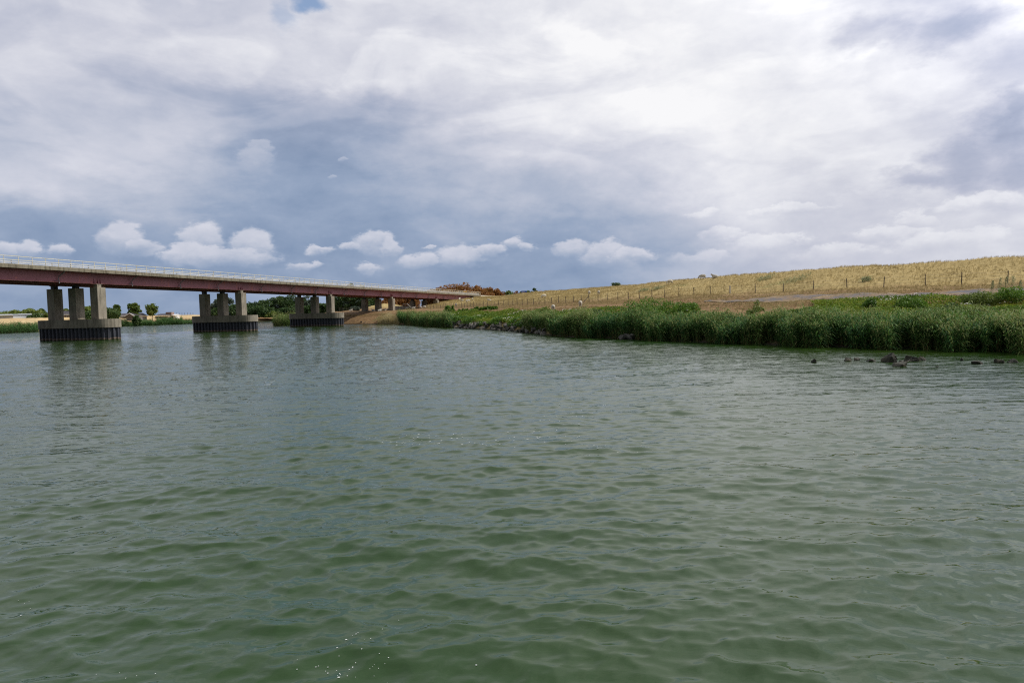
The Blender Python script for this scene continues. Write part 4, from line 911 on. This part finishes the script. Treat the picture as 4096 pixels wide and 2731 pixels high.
for px in (2490, 2505, 2522, 2478, 2515):
    a = rail(px, 2); ripstone(a+Vector((rnd.uniform(-.2, .2), -0.9+rnd.uniform(-.3, .5), 0.15)), rnd.uniform(0.7, 1.1), 'grey stone in the gap of the reeds at the waterline', 'stones in the reed gap')
for px, s_, lab in ((1438, 1.4, 'pale stone at the foot of the bare bank'), (1447, 1.6, 'pale broad stone by the bare bank waterline'), (1458, 1.2, 'tan stone beside the pale ones'), (1466, 0.9, 'small mossy stone at the bare bank'), (1500, 0.8, 'low dark stone at the bare bank'), (1410, 0.8, 'small stone at the third pier side of the bare bank')):
    a = rail(px, 2); ripstone(a+Vector((0, 1.2, 0.25)), s_*0.9, lab, 'stones below the bare bank')

# ------------------------------------------------------------------ sheep
M_wool = material('cream_wool', (0.62, 0.56, 0.46), 0.95, 0.1, vary=(5, [(0.35, (0.40, 0.37, 0.30)), (0.65, (0.60, 0.57, 0.49))]), bump=(22, 0.9, 0.05))
def sheep_mesh(pose):
    """one skinned body: rump, back, shoulders, neck, head, four legs; +X is forward, metres"""
    b = []; e = []; rad = []
    def v(p, r, par=None):
        b.append(p); rad.append(r)
        if par is not None: e.append((par, len(b)-1))
        return len(b)-1
    lie = pose == 'lying'; z = 0.30 if lie else 0.62
    hip = v((-0.38, 0, z), (0.23, 0.24)); mid_ = v((-0.08, 0, z-0.01), (0.27, 0.27), hip); sh = v((0.24, 0, z), (0.23, 0.25), mid_)
    v((-0.52, 0, z+0.03), (0.13, 0.15), hip)
    if pose == 'grazing': nk = v((0.46, 0, z-0.06), (0.13, 0.14), sh); hd = v((0.60, 0, z-0.30), (0.085, 0.09), nk); mz = v((0.68, 0, z-0.50), (0.05, 0.055), hd)
    else: nk = v((0.42, 0, z+0.20), (0.12, 0.13), sh); hd = v((0.54, 0, z+0.36), (0.085, 0.09), nk); mz = v((0.70, 0, z+0.28), (0.05, 0.055), hd)
    v((b[hd][0]-0.02, 0.13, b[hd][2]+0.03), (0.022, 0.03), hd); v((b[hd][0]-0.02, -0.13, b[hd][2]+0.03), (0.022, 0.03), hd)
    for s in (1, -1):
        if lie:
            k = v((0.30, s*0.17, 0.10), (0.08, 0.08), sh); v((0.48, s*0.17, 0.05), (0.04, 0.04), k); k = v((-0.30, s*0.20, 0.12), (0.11, 0.1), hip); v((-0.08, s*0.24, 0.05), (0.04, 0.04), k)
        else:
            k = v((0.24, s*0.13, 0.40), (0.07, 0.07), sh); k = v((0.25, s*0.13, 0.20), (0.036, 0.036), k); v((0.26, s*0.13, 0.0), (0.032, 0.032), k)
            k = v((-0.36, s*0.13, 0.40), (0.10, 0.09), hip); k = v((-0.44, s*0.13, 0.22), (0.04, 0.04), k); v((-0.40, s*0.13, 0.0), (0.032, 0.032), k)
    me = bpy.data.meshes.new('sheep_base'); me.from_pydata(b, e, []); o = bpy.data.objects.new('tmp', me); COL.objects.link(o)
    mo = o.modifiers.new('skin', 'SKIN')
    for sv, r_ in zip(me.skin_vertices[0].data, rad): sv.radius = r_
    me.skin_vertices[0].data[0].use_root = True
    o.modifiers.new('sub', 'SUBSURF').levels = 2
    dg = bpy.context.evaluated_depsgraph_get(); out = bpy.data.meshes.new_from_object(o.evaluated_get(dg)); out.name = 'sheep_'+pose
    bpy.data.objects.remove(o); out.materials.clear(); out.materials.append(M_wool)
    for p in out.polygons: p.use_smooth = True
    return out
SM = {k: sheep_mesh(k) for k in ('grazing', 'standing', 'lying')}
G_S = 'sheep grazing and resting on the dike'
SH = [(1838, 1202, 'standing', 1.2, 'white sheep on the skyline of the bank below the bridge girder'), (1848, 1207, 'grazing', 2.4, 'sheep just right of the one below the girder'), (1866, 1211, 'grazing', 1.7, 'left sheep of a close pair below the bridge end'),
 (1874, 1208, 'grazing', 0.6, 'right sheep of a close pair below the bridge end'), (1890, 1202, 'grazing', 1.5, 'sheep below the abutment, right of the close pair'), (1957, 1204, 'lying', 3.0, 'white sheep lying right of the bridge end'),
 (1824, 1225, 'grazing', 1.9, 'sheep hidden behind the fence posts above the sapling'), (2176, 1192, 'grazing', 3.6, 'grazing sheep alone halfway up the dike in profile'), (2357, 1179, 'grazing', 1.45, 'left one of two sheep seen from behind above the braced post'),
 (2395, 1179, 'grazing', 1.6, 'right one of two sheep seen from behind above the fence'), (2322, 1227, 'grazing', 1.4, 'sheep seen from behind below the fence'), (2213, 1243, 'grazing', 1.6, 'sheep below the fence closest to the reeds'),
 (2680, 1137, 'grazing', 3.5, 'sheep grazing high on the dike just under the skyline'), (2810, 1117, 'grazing', 3.0, 'sheep with head down at the crest, left of the long one'), (2860, 1112, 'lying', 3.1, 'long sheep lying at the crest with raised head'),
 (1404, 1244, 'lying', 0.2, 'small sheep lying by the little grey tree'), (1494, 1246, 'lying', 2.7, 'sheep lying in the bridge shadow by the left column'), (1518, 1245, 'lying', 0.4, 'pinkish sheep lying between the bridge columns'),
 (1537, 1243, 'lying', 0.1, 'sheep lying before the middle column'), (1579, 1239, 'lying', 3.0, 'sheep lying at the foot of the right column'), (1604, 1237.5, 'lying', 0.2, 'sheep lying just right of the columns'),
 (1618, 1236, 'lying', 3.1, 'left one of two sheep lying nose to tail'), (1629, 1235.5, 'lying', 0.1, 'right one of two sheep lying nose to tail'), (1654, 1235.5, 'lying', 0.0, 'sheep lying by the leaning fence strut'),
 (1683, 1233, 'lying', 3.0, 'sheep lying on the straw right of the fence strut'), (1697, 1234, 'grazing', 3.3, 'sheep standing rightmost of the group by the bridge'), (1553, 1241, 'lying', 1.2, 'sheep lying half in shade between the middle and right columns')]
for px, py, pose, yaw, lab in SH:
    p = hit(px, py)
    if p is None or p.y > 300: p = rail(px, 6)
    o = bpy.data.objects.new('sheep', SM[pose]); COL.objects.link(o); o.location = p-Vector((0, 0, 0.03)); o.rotation_euler = (0, 0, yaw); k = 1.0*rnd.uniform(0.94, 1.06); o.scale = (k, k, k); tag(o, lab, 'sheep', G_S)

# ------------------------------------------------------------------ buildings on the far side
M_roof = material('dark_tiled_roof', (0.06, 0.055, 0.06), 0.8, vary=(2, [(0.35, (0.045, 0.042, 0.05)), (0.65, (0.085, 0.075, 0.08))]))
M_wallw = material('white_rendered_wall', (0.70, 0.69, 0.66), 0.8); M_brick = material('pinkish_brick', (0.28, 0.20, 0.17), 0.9, vary=(4, [(0.35, (0.22, 0.15, 0.13)), (0.65, (0.33, 0.24, 0.21))]))
M_trim = material('white_trim', (0.8, 0.8, 0.8), 0.6); M_greyroof = material('pale_sheet_roof', (0.42, 0.45, 0.48), 0.5); M_glass = material('dark_glass', (0.03, 0.04, 0.05), 0.1, 0.6)
M_plank = material('grey_timber', (0.22, 0.21, 0.2), 0.9)
def house(px0, px1, Yd, yeave, yridge, depth, label, name, roof=M_roof, wall=M_brick, gable_front=False, chimney=None, hip=0.0, trim=True, windows=0, base=2.2, cat_='house'):
    xa, xb = at_Y(px0, Yd)[0], at_Y(px1, Yd)[0]; pc = (px0+px1)/2; ze = 3+(yh(pc)-yeave)*Yd/F_PX-base; zr = 3+(yh(pc)-yridge)*Yd/F_PX-base; w = xb-xa
    o = empty(name, ((xa+xb)/2, Yd, base)); tag(o, label, cat_); h = w/2
    MB().box((0, depth/2, (ze-0.6)/2-0.2), (w-0.6, depth-0.6, ze+0.2+0.3)).build('wall', wall, o)
    mb = MB(); e = 0.12
    if gable_front:
        r = [(-h, -0.3, ze), (0, -0.3, zr), (h, -0.3, ze), (-h, depth, ze), (0, depth, zr), (h, depth, ze)]
        mb.hexa([(-h, -0.3, ze-e), (0, -0.3, zr-e), (0, depth, zr-e), (-h, depth, ze-e), (-h, -0.3, ze), (0, -0.3, zr), (0, depth, zr), (-h, depth, ze)])
        mb.hexa([(0.001, -0.3, zr-e), (h, -0.3, ze-e), (h, depth, ze-e), (0.001, depth, zr-e), (0.001, -0.3, zr), (h, -0.3, ze), (h, depth, ze), (0.001, depth, zr)])
        rf = mb.build('roof', roof, o)
        g = MB(); 
        g.b.faces.new([g.b.verts.new(q) for q in ((-h+0.35, -0.01, ze-0.25), (h-0.35, -0.01, ze-0.25), (0, -0.01, zr-0.2))]); g.build('gable', wall, o)
        if trim:
            MB().tube([(-h, -0.35, ze-0.08), (0, -0.35, zr-0.06), (h, -0.35, ze-0.08)], 0.16, 5).build('gable_trim', M_trim, rf)
    else:
        hp = hip*w
        v = [(-h, -0.3, ze), (h, -0.3, ze), (h, depth, ze), (-h, depth, ze), (-h+hp, depth/2, zr), (h-hp, depth/2, zr)]
        vs = [mb.b.verts.new(q) for q in v]
        for f in ((0, 1, 5, 4), (1, 2, 5), (2, 3, 4, 5), (3, 0, 4), (0, 3, 2, 1)): mb.b.faces.new([vs[i] for i in f])
        rf = mb.build('roof', roof, o)
        if trim: MB().box((0, -0.36, ze-0.05), (w, 0.1, 0.22)).build('gutter_board', M_trim, rf)
    for cxp, wc, hc in (chimney or []):
        x_ = at_Y(cxp, Yd)[0]-(xa+xb)/2; MB().box((x_, depth*0.42, (zr+ze)/2+hc/2), (wc, wc, (zr-ze)+hc)).build('chimney', M_brick, rf)
    for k in range(windows):
        x_ = -h+w*(k+0.7)/(windows+0.4); wn = MB().box((x_, -0.01+0.3, ze*0.55), (1.2, 0.08, 1.1)).build('window', M_glass, o)
        MB().box((x_, 0.245, ze*0.55), (0.06, 0.03, 1.1)).box((x_, 0.243, ze*0.55-0.58), (1.4, 0.06, 0.08)).build('window_frame', M_trim, wn)
    return o
house(163, 290, 232, 1259, 1243.5, 9, 'wide farmhouse with dark hipped roof behind the first pier', 'farmhouse', hip=0.2, chimney=[(268, 1.1, 1.3)], windows=4)
house(-130, 60, 215, 1262, 1257, 16, 'long low shed with pale sheet roof and white edge at the left edge', 'shed', roof=M_greyroof, wall=M_greyroof, trim=True, cat_='shed')
house(97, 126, 228, 1263.5, 1261, 5, 'small white shed between the garden trees', 'shed', roof=M_greyroof, wall=M_wallw, cat_='shed')
house(505, 547, 262, 1264, 1252, 9, 'house with grey gable edged in white below the round tree', 'house', wall=M_plank, gable_front=True)
house(468, 520, 270, 1263.5, 1253, 9, 'dark roofed barn adjoining the white edged gable', 'barn', wall=M_plank, hip=0.05, cat_='barn')
house(621, 676, 285, 1261.5, 1254.5, 9, 'low cottage with dark roof and block chimney beside the wind blown tree', 'cottage', hip=0.08, chimney=[(667, 2.4, 0.6)], trim=False, cat_='cottage')
for px0, px1, yt, lab in ((681, 690, 1256, 'small white tent like roof right of the cottage'), (694, 709, 1256.5, 'white low box beside the tent like roof')):
    house(px0, px1, 288, 1260, yt, 4, lab, 'white_hut', roof=M_trim, wall=M_trim, trim=False, gable_front=px0 < 690, cat_='hut')
# slim mast by the cottage
x_, y_ = at_Y(639, 283); o = MB().tube([(0, 0, 0), (0, 0, 3.0)], 0.06, 6, 0.04).box((0, 0, 2.9), (0.3, 0.1, 0.2)).build('mast', M_plank); o.location = (x_, y_, 2.4); tag(o, 'thin grey mast standing in front of the cottage', 'mast')
# posts on the far bank crest
for k, px in enumerate((690, 712, 722, 733, 744, 756, 766, 777)):
    p = on(px, np.interp(px, sorted(TL), [TL[q_][5][0] for q_ in sorted(TL)])+2, bvh_l); o = MB().tube([(0, 0, -0.2), (0, 0, 1.1)], 0.08, 5).build('marker_post', M_post); o.location = p; tag(o, 'short dark post on the far bank crest by the second pier', 'post', 'posts along the far bank crest')

# ------------------------------------------------------------------ signs, wall and rail by the bridge
M_blue = material('sign_blue', (0.015, 0.07, 0.36), 0.4); M_ysign = material('sign_yellow', (0.75, 0.38, 0.02), 0.5); M_red = material('sign_red', (0.5, 0.03, 0.02), 0.5); M_swhite = material('sign_white', (0.75, 0.75, 0.75), 0.5)
p = Vector((*at_Y(2101, 258), 5.0)); s = empty('road_sign', p); tag(s, 'blue direction sign with white lines showing over the dike crest', 'sign'); zc = 3+(yh(2101)-1170)*258/F_PX-p.z
MB().box((0, 0, zc), (2.1, 0.06, 1.25), bevel=0.01).build('panel', M_blue, s)
MB().tube([(-0.7, 0.1, -0.5), (-0.7, 0.1, zc+0.4)], 0.05, 6).build('leg', M_pipe, s); MB().tube([(0.7, 0.1, -0.5), (0.7, 0.1, zc+0.4)], 0.05, 6).build('leg', M_pipe, s)
mb = MB()
for zz, ww, xx in ((0.28, 1.1, -0.3), (0.02, 1.3, -0.2), (-0.26, 0.9, 0.2)): mb.box((xx, -0.035, zc+zz), (ww, 0.008, 0.10))
mb.build('white_lettering', M_swhite, s)
p = Vector((*at_Y(1866, 262), 6.4)); s = empty('road_sign', p); tag(s, 'yellow panel with a small triangular warning sign behind the bridge railing', 'sign'); zc = 3+(yh(1866)-1166)*262/F_PX-p.z
MB().box((0, 0, zc), (1.3, 0.06, 0.62), bevel=0.01).build('panel', M_ysign, s); MB().tube([(0, 0.1, -0.6), (0, 0.1, zc+0.9)], 0.05, 6).build('pole', M_pipe, s)
def tri(sz, y, mat, nm):
    b = MB(); o_ = [(-sz, zc+0.45), (sz, zc+0.45), (0, zc+0.45+sz*1.73)]
    if nm == 'panel_face': o_ = [(-sz, zc+0.50), (sz, zc+0.50), (0, zc+0.50+sz*1.73)]
    f = [b.b.verts.new((x, y, z)) for x, z in o_]; k = [b.b.verts.new((x, y+0.03, z)) for x, z in o_]
    b.b.faces.new(f); b.b.faces.new(k[::-1])
    for i in range(3): b.b.faces.new((f[i], f[(i+1) % 3], k[(i+1) % 3], k[i]))
    return b.build(nm, mat, s)
tri(0.42, -0.02, M_red, 'triangle'); tri(0.28, -0.04, M_swhite, 'panel_face')
# dark retaining wall and pipe rail in the underpass
a = Vector((*at_Y(1578, 214), 0)); b_ = Vector((*at_Y(1652, 221), 0))
w = MB().hexa([(a.x, a.y, 2.9), (b_.x, b_.y, 2.9), (b_.x, b_.y+0.4, 2.9), (a.x, a.y+0.4, 2.9), (a.x, a.y, 4.45), (b_.x, b_.y, 4.25), (b_.x, b_.y+0.4, 4.25), (a.x, a.y+0.4, 4.45)]).build('retaining_wall', material('dark_wall', (0.06, 0.055, 0.05), 0.9)); tag(w, 'dark low retaining wall behind the lying sheep under the bridge', 'wall')
r0 = Vector((*at_Y(1616, 216.5), 4.3)); r1 = Vector((*at_Y(1646, 219.8), 4.25)); g = empty('pipe_rail', r0); tag(g, 'plain pipe railing on top of the dark retaining wall', 'railing')
MB().tube([(0, 0, 0.62), tuple(r1-r0+Vector((0, 0, 0.67)))], 0.04, 5).build('rail', M_pipe, g)
for f in (0, 0.33, 0.66, 1): q_ = (r1-r0)*f; MB().tube([tuple(q_-Vector((0, 0, 0.1))), tuple(q_+Vector((0, 0, 0.64)))], 0.04, 5).build('rail_post', M_pipe, g)
# loose leaning strut in the fence near the bridge
p = rail(1648, 6); o = MB().tube([(-1.1, 0, 1.5), (0.6, 0, -0.1)], 0.09, 6).build('leaning_pole', M_cpost); o.location = p; tag(o, 'pale pole leaning by the fence among the lying sheep', 'pole')

# ------------------------------------------------------------------ foam and bits on the water
def foam(name, label, pts, szs):
    Vs = []; n = len(pts); ang = np.linspace(0, 2*math.pi, 9)[:-1]
    for (x, y, z), s_ in zip(pts, szs):
        a = rnd.uniform(0.6, 1.5)
        for k in ang: Vs.append((x+math.cos(k)*s_*a, y+math.sin(k)*s_, z))
    o = mesh_np(name, Vs, np.arange(8*n).reshape(n, 8), M_foam); tag(o, label, 'foam', kind='stuff'); return o
M_foam = material('foam', (0.55, 0.58, 0.55), 0.6)
wobj = bpy.data.objects['water']; wv = np.zeros(len(wobj.data.vertices)*3, dtype=np.float32); wobj.data.vertices.foreach_get('co', wv); wv = wv.reshape(-1, 3)
def wz(x, y, cache={}):
    r = np.abs(near_[:, 0]-x)+np.abs(near_[:, 1]-y); return float(near_[int(np.argmin(r)), 2])
near_ = wv[(wv[:, 1] > 2) & (wv[:, 1] < 22) & (np.abs(wv[:, 0]) < 14)][::3]
def spray(cl):
    P_, S_ = [], []
    for (x0, y0, sx, sy, n, smin, smax, slope) in cl:
        for i in range(n):
            dx = rnd.gauss(0, sx); px = x0+dx; py = y0+rnd.gauss(0, sy)+dx*slope; q_ = at_z(px, py)
            if q_.y > 22 or q_.y < 2: continue
            
            if rnd.random() < (0.6 if py > 2300 else 0.4): continue
            P_.append((q_.x, q_.y, wz(q_.x, q_.y)+0.004)); S_.append(0.75*math.exp(rnd.uniform(math.log(smin), math.log(smax))))
    return P_, S_
P_, S_ = spray([(1440, 2620, 110, 60, 70, 0.003, 0.011, -0.35), (1350, 2690, 90, 25, 22, 0.004, 0.013, 0), (1560, 2540, 60, 40, 14, 0.003, 0.008, 0), (60, 2420, 50, 25, 16, 0.004, 0.012, 0), (500, 2700, 60, 14, 12, 0.004, 0.008, 0), (1898, 2662, 6, 3, 4, 0.008, 0.014, 0), (75, 2655, 2, 2, 2, 0.01, 0.02, 0)])
foam('foam_bubbles', 'small white foam bubbles floating near the bottom of the photo', P_, S_)
P_, S_ = spray([(1600, 1765, 90, 14, 70, 0.010, 0.026, -0.05), (1780, 1752, 60, 10, 40, 0.010, 0.03, 0), (1920, 1773, 60, 8, 30, 0.01, 0.028, 0), (2120, 1740, 90, 12, 70, 0.009, 0.028, 0), (2280, 1660, 80, 30, 90, 0.009, 0.028, -0.25), (2450, 1790, 120, 14, 40, 0.008, 0.02, 0.05), (3250, 1750, 160, 30, 34, 0.008, 0.022, 0.15), (3700, 1720, 200, 30, 30, 0.008, 0.022, 0.1)])
foam('foam_flecks', 'line of bright foam flecks drifting across the middle of the water', P_, S_)
